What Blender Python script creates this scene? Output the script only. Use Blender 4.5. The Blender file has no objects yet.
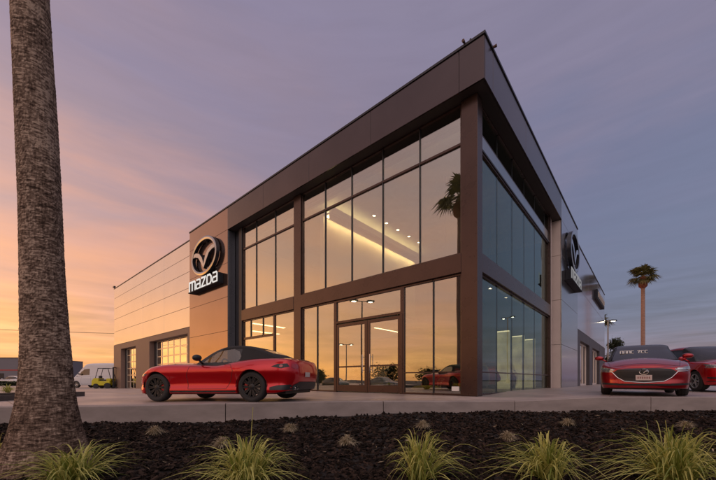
import bpy, bmesh, math, random
from mathutils import Vector, Matrix, noise
from mathutils.bvhtree import BVHTree
from mathutils.geometry import delaunay_2d_cdt
R = math.radians; PI = math.pi
random.seed(7)
scene = bpy.context.scene
COL = scene.collection

# ------------------------------------------------------------------ camera frame (used for planning the site only)
YAW = 0.7157; FPX = 334.72; CX, CY, CH = 3.7858, -9.6708, 0.477
FW = Vector((-math.sin(YAW), math.cos(YAW))); RT = Vector((math.cos(YAW), math.sin(YAW)))
def site(x, D):
    p = Vector((CX, CY)) + FW*D + RT*((x-358)/FPX*D)
    return p.x, p.y
def sstep(a, b, t):
    t = min(1, max(0, (t-a)/(b-a))); return t*t*(3-2*t)
def zg(x, y):
    r = (x-CX)*RT.x + (y-CY)*RT.y
    d = (x-CX)*FW.x + (y-CY)*FW.y
    return 0.08*sstep(3.6, 6.0, r) - 0.34*sstep(15, 37, -x) + .038*sstep(-5, -2.3, r)*(1-sstep(-.5, 2.8, r))*math.exp(-((d-6.8)/2.2)**2)

# ------------------------------------------------------------------ materials
MATS = {}
def nmat(name):
    m = bpy.data.materials.new(name); m.use_nodes = True
    nt = m.node_tree; nt.nodes.clear()
    out = nt.nodes.new('ShaderNodeOutputMaterial')
    MATS[name] = m
    return m, nt, out
def N(nt, t, **k):
    n = nt.nodes.new(t)
    for a, b in k.items():
        if a.startswith('_'): setattr(n, a[1:], b)
        else: n.inputs[a.replace('__', ' ')].default_value = b
    return n
def c4(c): return (c[0], c[1], c[2], 1)
def pmat(name, col, rough=0.5, metal=0.0, var=0.12, scale=3.0, bump=0.0, bscale=40.0, coat=0.0, rvar=0.08, stretch=(1,1,1), spec=0.5, col2=None, dist=0.01):
    m, nt, out = nmat(name)
    b = nt.nodes.new('ShaderNodeBsdfPrincipled'); nt.links.new(b.outputs[0], out.inputs[0])
    tc = nt.nodes.new('ShaderNodeTexCoord'); mp = nt.nodes.new('ShaderNodeMapping'); mp.inputs['Scale'].default_value = stretch
    nt.links.new(tc.outputs['Object'], mp.inputs[0])
    nz = N(nt, 'ShaderNodeTexNoise', Scale=scale, Detail=6.0, Roughness=0.6); nt.links.new(mp.outputs[0], nz.inputs[0])
    mx = nt.nodes.new('ShaderNodeMix'); mx.data_type = 'RGBA'
    a = [max(0, c*(1-var)) for c in col]; d = [c*(1+var) for c in col] if col2 is None else col2
    mx.inputs[6].default_value = c4(a); mx.inputs[7].default_value = c4(d)
    rm = N(nt, 'ShaderNodeMapRange'); rm.inputs[1].default_value = .3; rm.inputs[2].default_value = .7
    nt.links.new(nz.outputs[0], rm.inputs[0]); nt.links.new(rm.outputs[0], mx.inputs[0])
    nt.links.new(mx.outputs[2], b.inputs['Base Color'])
    rr = N(nt, 'ShaderNodeMapRange'); rr.inputs[1].default_value = .3; rr.inputs[2].default_value = .7
    rr.inputs[3].default_value = max(0, rough-rvar*rough); rr.inputs[4].default_value = min(1, rough+rvar*rough)
    nt.links.new(nz.outputs[0], rr.inputs[0]); nt.links.new(rr.outputs[0], b.inputs['Roughness'])
    b.inputs['Metallic'].default_value = metal
    b.inputs['Specular IOR Level'].default_value = spec
    if coat: b.inputs['Coat Weight'].default_value = coat; b.inputs['Coat Roughness'].default_value = 0.03
    if bump:
        n2 = N(nt, 'ShaderNodeTexNoise', Scale=bscale, Detail=5.0); nt.links.new(mp.outputs[0], n2.inputs[0])
        bp = N(nt, 'ShaderNodeBump', Strength=bump, Distance=dist); nt.links.new(n2.outputs[0], bp.inputs['Height'])
        nt.links.new(bp.outputs[0], b.inputs['Normal'])
    return m
def emat(name, col, s):
    m, nt, out = nmat(name)
    e = N(nt, 'ShaderNodeEmission', Color=c4(col), Strength=s); nt.links.new(e.outputs[0], out.inputs[0]); return m
def glassmat(name, tint, refl, rough=0.0, wav=0.0, gcol=(.97,.93,.87), fk=.9):
    m, nt, out = nmat(name)
    t = N(nt, 'ShaderNodeBsdfTransparent', Color=c4(tint)); g = N(nt, 'ShaderNodeBsdfGlossy', Color=c4(gcol), Roughness=rough)
    fc = N(nt, 'ShaderNodeLayerWeight', Blend=.5); lw = N(nt, 'ShaderNodeMath', _operation='POWER'); lw.inputs[1].default_value = 4.0; nt.links.new(fc.outputs['Facing'], lw.inputs[0])
    ma = N(nt, 'ShaderNodeMath', _operation='MULTIPLY_ADD'); ma.inputs[1].default_value = fk; ma.inputs[2].default_value = refl; ma.use_clamp = True
    nt.links.new(lw.outputs[0], ma.inputs[0])
    mx = nt.nodes.new('ShaderNodeMixShader'); nt.links.new(ma.outputs[0], mx.inputs[0]); nt.links.new(t.outputs[0], mx.inputs[1]); nt.links.new(g.outputs[0], mx.inputs[2])
    nt.links.new(mx.outputs[0], out.inputs[0])
    if wav:
        tc = nt.nodes.new('ShaderNodeTexCoord'); nz = N(nt, 'ShaderNodeTexNoise', Scale=.55, Detail=1.0); nt.links.new(tc.outputs['Object'], nz.inputs[0])
        bp = N(nt, 'ShaderNodeBump', Strength=wav, Distance=.02); nt.links.new(nz.outputs[0], bp.inputs['Height'])
        nt.links.new(bp.outputs[0], g.inputs['Normal'])
    return m

FASCIA = pmat('bronze_panel', (.088,.070,.070), .22, .85, .10, .5, .03, 1.1, dist=.02)
BRONZE = pmat('bronze_frame', (.075,.046,.038), .28, .6, .12, 1.5)
SILVER = pmat('silver_panel', (.53,.52,.54), .16, .9, .04, .5, .015, 1.2, dist=.02)
COPPER = pmat('sign_wall_panel', (.24,.165,.14), .13, .9, .05, .6, .02, 1.0, dist=.02)
DARKMETAL = pmat('dark_metal', (.045,.045,.05), .4, .6, .15, 4)
SOFFIT = pmat('soffit', (.05,.042,.04), .6, .2, .1, 3)
WALLLOW = pmat('brown_wall', (.20,.13,.10), .55, .0, .1, 1.5, .15, 30)
ROOFM = pmat('roof_membrane', (.35,.35,.35), .8)
ALU = pmat('aluminium', (.62,.58,.52), .35, .8, .08, 6)
CREAM = pmat('cream_column', (.62,.53,.48), .5, .1, .06, 2)
GLASS = glassmat('curtain_glass', (.70,.76,.70), .31, 0.0, .14)
GLASSR = glassmat('side_curtain_glass', (.66,.66,.60), .10, 0.0, .10, (.78,.97,.95), .55)
GLASSD = glassmat('door_glass', (.72,.76,.72), .32, 0.0, .12)
GLASSG = glassmat('garage_glass', (.4,.4,.38), .5, .02, .5)
INWALL = pmat('interior_wall', (.55,.50,.42), .8, 0, .05, 1)
INFLOOR = pmat('showroom_floor', (.30,.29,.27), .18, 0, .1, 1)
INDARK = pmat('interior_dark', (.07,.065,.06), .7)
WHITEP = pmat('white_paint', (.72,.72,.70), .4, 0, .04)
BLACKP = pmat('black_plastic', (.022,.022,.024), .45, 0, .2, 20)
CONC = pmat('concrete', (.40,.345,.32), .5, 0, .16, .9, .25, 70, rvar=.35)
CHROME = pmat('chrome', (.72,.72,.74), .08, 1.0, .03)
DCHROME = pmat('emblem_side', (.07,.075,.09), .25, .7, .05)
SIGNBOX = pmat('sign_box', (.02,.022,.028), .6, 0, spec=.2)
SIGNDIM = emat('dim_sign_letters', (.9,.88,.92), .28)
SIGNLIT = emat('sign_letters', (1, .93, .87), .85)
EMBLIT = pmat('emblem_face', (.38,.39,.42), .14, .9, .05)
STRIP = emat('light_strip', (1, .66, .32), 30)
STRIP2 = emat('ceiling_strip', (1, .74, .38), 9)
DOWN = emat('downlight', (1, .78, .5), 22)
DOWNP = emat('pendant_bulb', (1, .80, .52), 190)
LAMPE = emat('lamp_head_light', (1, .86, .62), 14)
POLE = pmat('pole_paint', (.30,.25,.21), .45, .3)
TYRE = pmat('tyre_rubber', (.022,.021,.021), .75, 0, .2, 10, .2, 80)
RIMB = pmat('black_rim', (.018,.018,.019), .38, 0, .1, spec=.4)
RIMS = pmat('silver_rim', (.5,.5,.51), .25, .9, .05)
CALIP = pmat('red_caliper', (.45,.02,.02), .35)
DISC = pmat('brake_disc', (.35,.34,.33), .3, .9)
CARGL = glassmat('car_glass', (.45,.5,.5), .14, 0.0)
CARGLM = glassmat('tinted_windscreen', (.07,.08,.09), .09, 0.0)
CARGLD = glassmat('dark_car_glass', (.10,.12,.13), .12, 0.0)
FABRIC = pmat('soft_top_fabric', (.018,.017,.018), .85, 0, .2, 30, .2, 300)
LEATHER = pmat('seat_leather', (.05,.045,.042), .6)
REDL = pmat('red_lens', (.35,.01,.012), .12, 0, .1, coat=1)
LENS = pmat('headlight_lens', (.32,.31,.32), .08, .6, .2, 40, coat=1)
PLATE = pmat('licence_plate', (.55,.47,.44), .4, 0, .1, 30)
YELLOW = pmat('lime_yellow_paint', (.55,.48,.02), .4, 0, .1, 4)
YELLOW2 = pmat('yellow_plastic', (.75,.45,.01), .35, 0, .08, 6)
ASPH = pmat('asphalt', (.06,.057,.055), .85, 0, .2, 1.5, .3, 120)
FARBLD = pmat('grey_cladding', (.16,.15,.17), .6, 0, .06, .2)
STRIPE = pmat('red_stripe', (.35,.05,.05), .5)
WIRE = pmat('cable_black', (.02,.02,.02), .6)
WOOD = pmat('pole_wood', (.12,.08,.055), .8, 0, .2, 4)

def paint(name, col, flake=.5):
    m, nt, out = nmat(name)
    b = nt.nodes.new('ShaderNodeBsdfPrincipled'); nt.links.new(b.outputs[0], out.inputs[0])
    tc = nt.nodes.new('ShaderNodeTexCoord'); v = N(nt, 'ShaderNodeTexVoronoi', Scale=900.0); nt.links.new(tc.outputs['Object'], v.inputs[0])
    mx = nt.nodes.new('ShaderNodeMix'); mx.data_type = 'RGBA'
    mx.inputs[6].default_value = c4(col); mx.inputs[7].default_value = c4([c*.75 for c in col])
    nt.links.new(v.outputs['Distance'], mx.inputs[0]); nt.links.new(mx.outputs[2], b.inputs['Base Color'])
    b.inputs['Metallic'].default_value = flake; b.inputs['Roughness'].default_value = .28
    b.inputs['Coat Weight'].default_value = 1; b.inputs['Coat Roughness'].default_value = .02
    return m
RED = paint('metallic_red_paint', (.66,.004,.012), .55)
REDD = paint('deep_red_paint', (.40,.003,.012), .6)
BLACKCAR = paint('black_car_paint', (.015,.015,.017), .3)
WHITECAR = paint('white_van_paint', (.62,.62,.64), 0)

# concrete with saw-cut joints
def jointed(name, col, cell=3.0, rough=.5):
    m = pmat(name, col, rough, 0, .14, .6, .2, 60, rvar=.4); nt = m.node_tree
    b = [n for n in nt.nodes if n.type == 'BSDF_PRINCIPLED'][0]
    src = b.inputs['Base Color'].links[0].from_socket
    tc = nt.nodes.new('ShaderNodeTexCoord'); mp = nt.nodes.new('ShaderNodeMapping'); mp.inputs['Rotation'].default_value = (0,0,R(0)); nt.links.new(tc.outputs['Object'], mp.inputs[0])
    br = N(nt, 'ShaderNodeTexBrick', Color1=(1,1,1,1), Color2=(.93,.93,.93,1), Mortar=(.35,.33,.32,1), Scale=1.0); br.offset = 0
    br.inputs['Mortar Size'].default_value = .012; br.inputs['Brick Width'].default_value = cell; br.inputs['Row Height'].default_value = cell
    nt.links.new(mp.outputs[0], br.inputs[0])
    st = N(nt, 'ShaderNodeTexNoise', Scale=.35, Detail=8.0, Roughness=.7); nt.links.new(tc.outputs['Object'], st.inputs[0])
    rp = N(nt, 'ShaderNodeMapRange'); rp.inputs[1].default_value = .35; rp.inputs[2].default_value = .65; rp.inputs[3].default_value = .58; rp.inputs[4].default_value = 1.12
    nt.links.new(st.outputs[0], rp.inputs[0])
    m1 = nt.nodes.new('ShaderNodeMix'); m1.data_type = 'RGBA'; m1.blend_type = 'MULTIPLY'; m1.inputs[0].default_value = 1
    nt.links.new(src, m1.inputs[6]); nt.links.new(br.outputs[0], m1.inputs[7])
    m2 = nt.nodes.new('ShaderNodeVectorMath'); m2.operation = 'SCALE'
    nt.links.new(m1.outputs[2], m2.inputs[0]); nt.links.new(rp.outputs[0], m2.inputs['Scale']); nt.links.new(m2.outputs[0], b.inputs['Base Color'])
    return m
LOT = jointed('lot_concrete', (.41,.335,.305), 3.05, .45)

# palm bark: stacked rings of old leaf scars
def barkmat():
    m, nt, out = nmat('palm_bark')
    b = nt.nodes.new('ShaderNodeBsdfPrincipled'); nt.links.new(b.outputs[0], out.inputs[0]); b.inputs['Roughness'].default_value = .9; b.inputs['Specular IOR Level'].default_value = .15
    at = nt.nodes.new('ShaderNodeAttribute'); at.attribute_name = 'tone'; sp = nt.nodes.new('ShaderNodeSeparateColor'); nt.links.new(at.outputs['Color'], sp.inputs[0])
    tc = nt.nodes.new('ShaderNodeTexCoord')
    mp = nt.nodes.new('ShaderNodeMapping'); mp.inputs['Scale'].default_value = (16,16,70); nt.links.new(tc.outputs['Object'], mp.inputs[0])
    mp2 = nt.nodes.new('ShaderNodeMapping'); mp2.inputs['Scale'].default_value = (70,70,18); nt.links.new(tc.outputs['Object'], mp2.inputs[0])
    n1 = N(nt, 'ShaderNodeTexNoise', Scale=1.0, Detail=6.0, Roughness=.7, Distortion=.6); nt.links.new(mp.outputs[0], n1.inputs[0])
    n2 = N(nt, 'ShaderNodeTexNoise', Scale=1.0, Detail=4.0, Roughness=.6); nt.links.new(mp2.outputs[0], n2.inputs[0])
    n3 = N(nt, 'ShaderNodeTexNoise', Scale=3.0, Detail=5.0); nt.links.new(tc.outputs['Object'], n3.inputs[0])
    ad = N(nt, 'ShaderNodeMath', _operation='MULTIPLY_ADD'); ad.inputs[1].default_value = .45; nt.links.new(n2.outputs[0], ad.inputs[0]); nt.links.new(n1.outputs[0], ad.inputs[2])
    a2 = N(nt, 'ShaderNodeMath', _operation='MULTIPLY_ADD'); a2.inputs[1].default_value = .34; nt.links.new(sp.outputs[0], a2.inputs[0]); nt.links.new(ad.outputs[0], a2.inputs[2])
    a3 = N(nt, 'ShaderNodeMath', _operation='MULTIPLY_ADD'); a3.inputs[1].default_value = .35; nt.links.new(n3.outputs[0], a3.inputs[0]); nt.links.new(a2.outputs[0], a3.inputs[2])
    cr = nt.nodes.new('ShaderNodeValToRGB'); nt.links.new(a3.outputs[0], cr.inputs[0])
    e = cr.color_ramp.elements; e[0].position = .74; e[0].color = (.045,.028,.020,1); e[1].position = 1.0; e[1].color = (.50,.37,.275,1)
    k = e.new(.84); k.color = (.14,.092,.066,1); k = e.new(.94); k.color = (.27,.19,.14,1)
    mm = N(nt, 'ShaderNodeMath', _operation='MULTIPLY'); mm.inputs[1].default_value = .885; nt.links.new(a3.outputs[0], mm.inputs[0]); nt.links.new(mm.outputs[0], cr.inputs[0])
    nt.links.new(cr.outputs[0], b.inputs['Base Color'])
    bp = N(nt, 'ShaderNodeBump', Strength=1.0, Distance=.014); nt.links.new(ad.outputs[0], bp.inputs['Height']); nt.links.new(bp.outputs[0], b.inputs['Normal'])
    return m
BARK = barkmat()
PTRUNK = pmat('far_palm_trunk', (.33,.19,.14), .85, 0, .25, 3, .3, 20, stretch=(1,1,6))
SKIRT = pmat('palm_skirt', (.24,.075,.045), .9, 0, .3, 8)
def attrmat(name, base, tip, var=.5, rough=.5, trans=.25, spec=.5):
    m, nt, out = nmat(name)
    b = nt.nodes.new('ShaderNodeBsdfPrincipled'); b.inputs['Roughness'].default_value = rough
    b.inputs['Specular IOR Level'].default_value = spec; at = nt.nodes.new('ShaderNodeAttribute'); at.attribute_name = 'tone'
    sp = nt.nodes.new('ShaderNodeSeparateColor'); nt.links.new(at.outputs['Color'], sp.inputs[0])
    mx = nt.nodes.new('ShaderNodeMix'); mx.data_type = 'RGBA'; mx.inputs[6].default_value = c4(base); mx.inputs[7].default_value = c4(tip)
    nt.links.new(sp.outputs[0], mx.inputs[0]); nt.links.new(mx.outputs[2], b.inputs['Base Color'])
    t = nt.nodes.new('ShaderNodeBsdfTranslucent'); nt.links.new(mx.outputs[2], t.inputs[0])
    ms = nt.nodes.new('ShaderNodeMixShader'); ms.inputs[0].default_value = trans
    nt.links.new(b.outputs[0], ms.inputs[1]); nt.links.new(t.outputs[0], ms.inputs[2]); nt.links.new(ms.outputs[0], out.inputs[0])
    return m
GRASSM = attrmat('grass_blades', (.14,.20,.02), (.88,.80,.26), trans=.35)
DRYM = attrmat('dry_tuft_blades', (.26,.21,.12), (.62,.52,.36))
FROND = attrmat('palm_frond', (.035,.045,.012), (.26,.20,.05), rough=.6)
LEAFD = attrmat('tree_leaves', (.015,.022,.010), (.05,.06,.02))
MULCH = attrmat('bark_mulch', (.006,.004,.003), (.056,.036,.027), rough=.85, trans=0, spec=.12)
MULCHG = pmat('mulch_soil', (.010,.006,.004), .95, 0, .4, 25, .8, 60, dist=.03)

# ------------------------------------------------------------------ mesh builder
class MB:
    def __init__(s): s.v = []; s.f = []; s.t = None
    def add(s, vs, fs):
        o = len(s.v); s.v += [tuple(v) for v in vs]; s.f += [tuple(i+o for i in f) for f in fs]; return s
    def box(s, x0, x1, y0, y1, z0, z1):
        return s.add([(x0,y0,z0),(x1,y0,z0),(x1,y1,z0),(x0,y1,z0),(x0,y0,z1),(x1,y0,z1),(x1,y1,z1),(x0,y1,z1)],
                     [(0,3,2,1),(4,5,6,7),(0,1,5,4),(1,2,6,5),(2,3,7,6),(3,0,4,7)])
    def bbox(s, x0, x1, y0, y1, z0, z1, b=.006):
        m = bmesh.new(); bmesh.ops.create_cube(m, size=1)
        for v in m.verts: v.co = Vector(((x0+x1)/2+v.co.x*(x1-x0), (y0+y1)/2+v.co.y*(y1-y0), (z0+z1)/2+v.co.z*(z1-z0)))
        bmesh.ops.bevel(m, geom=m.edges[:], offset=min(b, .4*min(abs(x1-x0), abs(y1-y0), abs(z1-z0))), segments=1, affect='EDGES')
        return s.bm(m)
    def bm(s, m, mtx=None):
        m.verts.ensure_lookup_table(); o = len(s.v)
        for v in m.verts: s.v.append(tuple((mtx @ v.co) if mtx else v.co))
        for f in m.faces: s.f.append(tuple(v.index+o for v in f.verts))
        m.free(); return s
    def tube(s, pts, r, n=8, cap=True):
        pts = [Vector(p) for p in pts]; rs = r if isinstance(r, (list, tuple)) else [r]*len(pts); o = len(s.v); up = None
        for i, p in enumerate(pts):
            d = (pts[min(i+1, len(pts)-1)] - pts[max(i-1, 0)]).normalized()
            if up is None: up = d.orthogonal().normalized()
            up = (up - d*up.dot(d)).normalized(); w = d.cross(up)
            for k in range(n):
                a = 2*PI*k/n; s.v.append(tuple(p + (up*math.cos(a) + w*math.sin(a))*rs[i]))
        for i in range(len(pts)-1):
            for k in range(n):
                s.f.append((o+i*n+k, o+i*n+(k+1)%n, o+(i+1)*n+(k+1)%n, o+(i+1)*n+k))
        if cap:
            s.f.append(tuple(o+k for k in reversed(range(n)))); s.f.append(tuple(o+(len(pts)-1)*n+k for k in range(n)))
        return s
    def lathe(s, prof, n=32, axis='Z', c=(0,0,0)):
        o = len(s.v); c = Vector(c)
        for r, h in prof:
            for k in range(n):
                a = 2*PI*k/n
                p = (r*math.cos(a), r*math.sin(a), h) if axis == 'Z' else ((r*math.cos(a), h, r*math.sin(a)) if axis == 'Y' else (h, r*math.cos(a), r*math.sin(a)))
                s.v.append(tuple(c+Vector(p)))
        for i in range(len(prof)-1):
            for k in range(n):
                s.f.append((o+i*n+k, o+i*n+(k+1)%n, o+(i+1)*n+(k+1)%n, o+(i+1)*n+k))
        return s
    def poly(s, pts, ax, a, b):
        """extrude 2-D polygon; ax 'y' -> pts are (x,z) between y=a..b ; 'x' -> (y,z)"""
        f = (lambda p, d: (p[0], d, p[1])) if ax == 'y' else ((lambda p, d: (d, p[0], p[1])) if ax == 'x' else (lambda p, d: (p[0], p[1], d)))
        n = len(pts); return s.add([f(p, a) for p in pts]+[f(p, b) for p in pts], [tuple(range(n)), tuple(reversed(range(n, 2*n)))]+[(i, (i+1)%n, n+(i+1)%n, n+i) for i in range(n)])
    def build(s, name, mat, parent=None, smooth=False, tones=None, fix=True):
        me = bpy.data.meshes.new(name); me.from_pydata(s.v, [], s.f)
        if tones is not None:
            at = me.color_attributes.new('tone', 'FLOAT_COLOR', 'POINT')
            at.data.foreach_set('color', [q for t in tones for q in (t, t, t, 1)])
        me.materials.append(mat)
        if fix:
            b = bmesh.new(); b.from_mesh(me); bmesh.ops.recalc_face_normals(b, faces=b.faces); b.to_mesh(me); b.free()
        if smooth:
            me.polygons.foreach_set('use_smooth', [True]*len(me.polygons))
            if smooth is not True:
                me.set_sharp_from_angle(angle=R(smooth))
        o = bpy.data.objects.new(name, me); COL.objects.link(o)
        if parent is not None: o.parent = parent
        return o
def tag(o, label, cat, group=None):
    o['label'] = label; o['category'] = cat
    if group: o['group'] = group
    return o
def thing(name, label, cat, loc=(0,0,0), rz=0, group=None):
    o = bpy.data.objects.new(name, None); COL.objects.link(o); o.location = loc; o.rotation_euler = (0,0,rz)
    o.empty_display_size = .2
    return tag(o, label, cat, group)
def struct(o, kind='structure'): o['kind'] = kind; return o
def copytree(o, parent=None):
    c = o.copy(); COL.objects.link(c)
    if parent is not None: c.parent = parent
    for ch in list(o.children): copytree(ch, c)
    return c
def xform(obs_v, M): return [tuple(M @ Vector(v)) for v in obs_v]

# ------------------------------------------------------------------ world
SUNAZ = YAW + R(78)            # direction of the afterglow, measured like a yaw from +Y to the left
SD = Vector((-math.sin(SUNAZ), math.cos(SUNAZ), 0))
w = bpy.data.worlds.new('World'); scene.world = w; w.use_nodes = True
nt = w.node_tree; nt.nodes.clear()
out = nt.nodes.new('ShaderNodeOutputWorld')
tc = nt.nodes.new('ShaderNodeTexCoord'); nm = N(nt, 'ShaderNodeVectorMath', _operation='NORMALIZE'); nt.links.new(tc.outputs['Generated'], nm.inputs[0])
sx = nt.nodes.new('ShaderNodeSeparateXYZ'); nt.links.new(nm.outputs[0], sx.inputs[0])
mh = N(nt, 'ShaderNodeVectorMath', _operation='MULTIPLY'); mh.inputs[1].default_value = (1,1,0); nt.links.new(nm.outputs[0], mh.inputs[0])
nh = N(nt, 'ShaderNodeVectorMath', _operation='NORMALIZE'); nt.links.new(mh.outputs[0], nh.inputs[0])
dt = N(nt, 'ShaderNodeVectorMath', _operation='DOT_PRODUCT'); dt.inputs[1].default_value = SD; nt.links.new(nh.outputs[0], dt.inputs[0])
az = N(nt, 'ShaderNodeMapRange', _interpolation_type='SMOOTHSTEP'); az.inputs[1].default_value = -.35; az.inputs[2].default_value = .95; nt.links.new(dt.outputs['Value'], az.inputs[0])
# slow cloud warp of the elevation
mpc = nt.nodes.new('ShaderNodeMapping'); mpc.inputs['Scale'].default_value = (1.4,1.4,6.5); nt.links.new(nm.outputs[0], mpc.inputs[0])
cn = N(nt, 'ShaderNodeTexNoise', Scale=1.7, Detail=5.0, Roughness=.55, Distortion=.3); nt.links.new(mpc.outputs[0], cn.inputs[0])
mpc2 = nt.nodes.new('ShaderNodeMapping'); mpc2.inputs['Scale'].default_value = (2.2,2.2,22); nt.links.new(nm.outputs[0], mpc2.inputs[0])
cn2 = N(nt, 'ShaderNodeTexNoise', Scale=2.0, Detail=6.0, Roughness=.55, Distortion=.5); nt.links.new(mpc2.outputs[0], cn2.inputs[0])
wz = N(nt, 'ShaderNodeMath', _operation='MULTIPLY_ADD'); wz.inputs[1].default_value = .56; nt.links.new(cn.outputs[0], wz.inputs[0]); nt.links.new(sx.outputs[2], wz.inputs[2])
wz2 = N(nt, 'ShaderNodeMath', _operation='SUBTRACT'); wz2.inputs[1].default_value = .28; nt.links.new(wz.outputs[0], wz2.inputs[0])
def ramp(stops):
    c = nt.nodes.new('ShaderNodeValToRGB'); e = c.color_ramp.elements
    e[0].position = stops[0][0]; e[0].color = c4(stops[0][1]); e[1].position = stops[-1][0]; e[1].color = c4(stops[-1][1])
    for p, q in stops[1:-1]:
        k = e.new(p); k.color = c4(q)
    nt.links.new(wz2.outputs[0], c.inputs[0]); return c
rs = ramp([(0,(.95,.46,.17)),(.06,(.92,.42,.17)),(.14,(.82,.36,.20)),(.26,(.66,.325,.25)),(.40,(.46,.28,.29)),(.56,(.315,.235,.305)),(.74,(.265,.22,.325)),(.93,(.27,.225,.32)),(1,(.8,.66,.62))])
ra = ramp([(0,(.21,.175,.26)),(.10,(.175,.18,.285)),(.25,(.155,.172,.28)),(.42,(.17,.175,.285)),(.60,(.225,.20,.30)),(.74,(.245,.215,.315)),(.93,(.26,.225,.32)),(1,(.8,.66,.62))])
mxw = nt.nodes.new('ShaderNodeMix'); mxw.data_type = 'RGBA'; nt.links.new(az.outputs[0], mxw.inputs[0]); nt.links.new(ra.outputs[0], mxw.inputs[6]); nt.links.new(rs.outputs[0], mxw.inputs[7])
# cloud streak brightness near the horizon
cr2 = N(nt, 'ShaderNodeMapRange'); cr2.inputs[1].default_value = .35; cr2.inputs[2].default_value = .68; cr2.inputs[3].default_value = .56; cr2.inputs[4].default_value = 1.14; nt.links.new(cn2.outputs[0], cr2.inputs[0])
fade = N(nt, 'ShaderNodeMapRange', _interpolation_type='SMOOTHSTEP'); fade.inputs[1].default_value = .02; fade.inputs[2].default_value = .30; fade.inputs[3].default_value = 1; fade.inputs[4].default_value = .10; nt.links.new(sx.outputs[2], fade.inputs[0])
one = N(nt, 'ShaderNodeMix'); one.data_type = 'FLOAT'; one.inputs[2].default_value = 1; nt.links.new(fade.outputs[0], one.inputs[0]); nt.links.new(cr2.outputs[0], one.inputs[3])
scl = N(nt, 'ShaderNodeVectorMath', _operation='SCALE'); nt.links.new(mxw.outputs[2], scl.inputs[0]); nt.links.new(one.outputs[0], scl.inputs['Scale'])
# glow round the set sun
SG = Vector((SD.x, SD.y, .03)).normalized()
dg = N(nt, 'ShaderNodeVectorMath', _operation='DOT_PRODUCT'); dg.inputs[1].default_value = SG; nt.links.new(nm.outputs[0], dg.inputs[0])
mg = N(nt, 'ShaderNodeMath', _operation='MAXIMUM'); mg.inputs[1].default_value = 0; nt.links.new(dg.outputs['Value'], mg.inputs[0])
pg = N(nt, 'ShaderNodeMath', _operation='POWER'); pg.inputs[1].default_value = 6; nt.links.new(mg.outputs[0], pg.inputs[0])
gl = N(nt, 'ShaderNodeVectorMath', _operation='SCALE'); gl.inputs[0].default_value = (.56,.30,.115); nt.links.new(pg.outputs[0], gl.inputs['Scale'])
adg = N(nt, 'ShaderNodeVectorMath', _operation='ADD'); nt.links.new(scl.outputs[0], adg.inputs[0]); nt.links.new(gl.outputs[0], adg.inputs[1])
bg = N(nt, 'ShaderNodeBackground', Strength=1.0); nt.links.new(adg.outputs[0], bg.inputs[0])
# added unseen bright sky lobe behind the camera, lights the building front
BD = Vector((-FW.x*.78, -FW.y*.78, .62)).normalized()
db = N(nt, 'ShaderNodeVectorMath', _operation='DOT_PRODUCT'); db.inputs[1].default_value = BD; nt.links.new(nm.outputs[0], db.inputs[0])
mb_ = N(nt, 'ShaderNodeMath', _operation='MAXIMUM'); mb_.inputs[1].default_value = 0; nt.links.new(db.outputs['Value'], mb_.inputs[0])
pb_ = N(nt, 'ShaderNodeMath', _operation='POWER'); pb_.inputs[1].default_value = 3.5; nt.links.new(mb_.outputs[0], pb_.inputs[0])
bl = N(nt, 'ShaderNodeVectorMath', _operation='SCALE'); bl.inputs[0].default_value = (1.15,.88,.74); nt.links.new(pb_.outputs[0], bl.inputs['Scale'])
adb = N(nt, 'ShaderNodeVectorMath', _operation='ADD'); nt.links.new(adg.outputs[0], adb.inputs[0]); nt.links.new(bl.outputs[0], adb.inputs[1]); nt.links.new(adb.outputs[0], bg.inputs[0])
sky = nt.nodes.new('ShaderNodeTexSky'); sky.sky_type = 'NISHITA'; sky.sun_disc = False; sky.sun_elevation = R(1.5); sky.sun_rotation = -SUNAZ
bg2 = N(nt, 'ShaderNodeBackground', Strength=.05); nt.links.new(sky.outputs[0], bg2.inputs[0])
ads = nt.nodes.new('ShaderNodeAddShader'); nt.links.new(bg.outputs[0], ads.inputs[0]); nt.links.new(bg2.outputs[0], ads.inputs[1]); nt.links.new(ads.outputs[0], out.inputs[0])

sl = bpy.data.lights.new('sun', 'SUN'); sl.energy = .16; sl.angle = R(110); sl.color = (1,.62,.36)
so = bpy.data.objects.new('sun', sl); COL.objects.link(so)
sdir = Vector((SD.x, SD.y, math.tan(R(20)))).normalized()
so.rotation_euler = sdir.to_track_quat('Z', 'Y').to_euler()

cam = bpy.data.cameras.new('camera'); co = bpy.data.objects.new('camera', cam); COL.objects.link(co)
cam.lens = FPX/716*36; cam.sensor_width = 36; cam.shift_y = (380.04-240)/716; cam.clip_start = .05; cam.clip_end = 5000
co.location = (CX, CY, CH); co.rotation_euler = (R(90), 0, YAW); scene.camera = co
vs = scene.view_settings; vs.view_transform = 'Standard'; vs.look = 'None'; vs.gamma = 1; vs.exposure = 0

# ------------------------------------------------------------------ ground, lot, kerb, mulch
g = MB(); n = 64
g.v = [(0,0,-.62)] + [(2500*math.cos(2*PI*k/n), 2500*math.sin(2*PI*k/n), -.62) for k in range(n)]; g.f = [(0, 1+k, 1+(k+1)%n) for k in range(n)]
struct(g.build('ground', ASPH))
KP = [(-446,5.0),(-150,5.5),(0,5.97),(120,6.16),(240,6.38),(360,7.0),(480,7.62),(560,7.80),(640,7.80),(716,7.88),(900,8.1)]
kp = [Vector(site(*q)) for q in KP]
d0 = (kp[0]-kp[1]).normalized(); d1 = (kp[-1]-kp[-2]).normalized()
kp = [kp[0]+d0*60] + [kp[0]+d0*12] + kp + [kp[-1]+d1*6, kp[-1]+d1*20, kp[-1]+d1*80]
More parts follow.
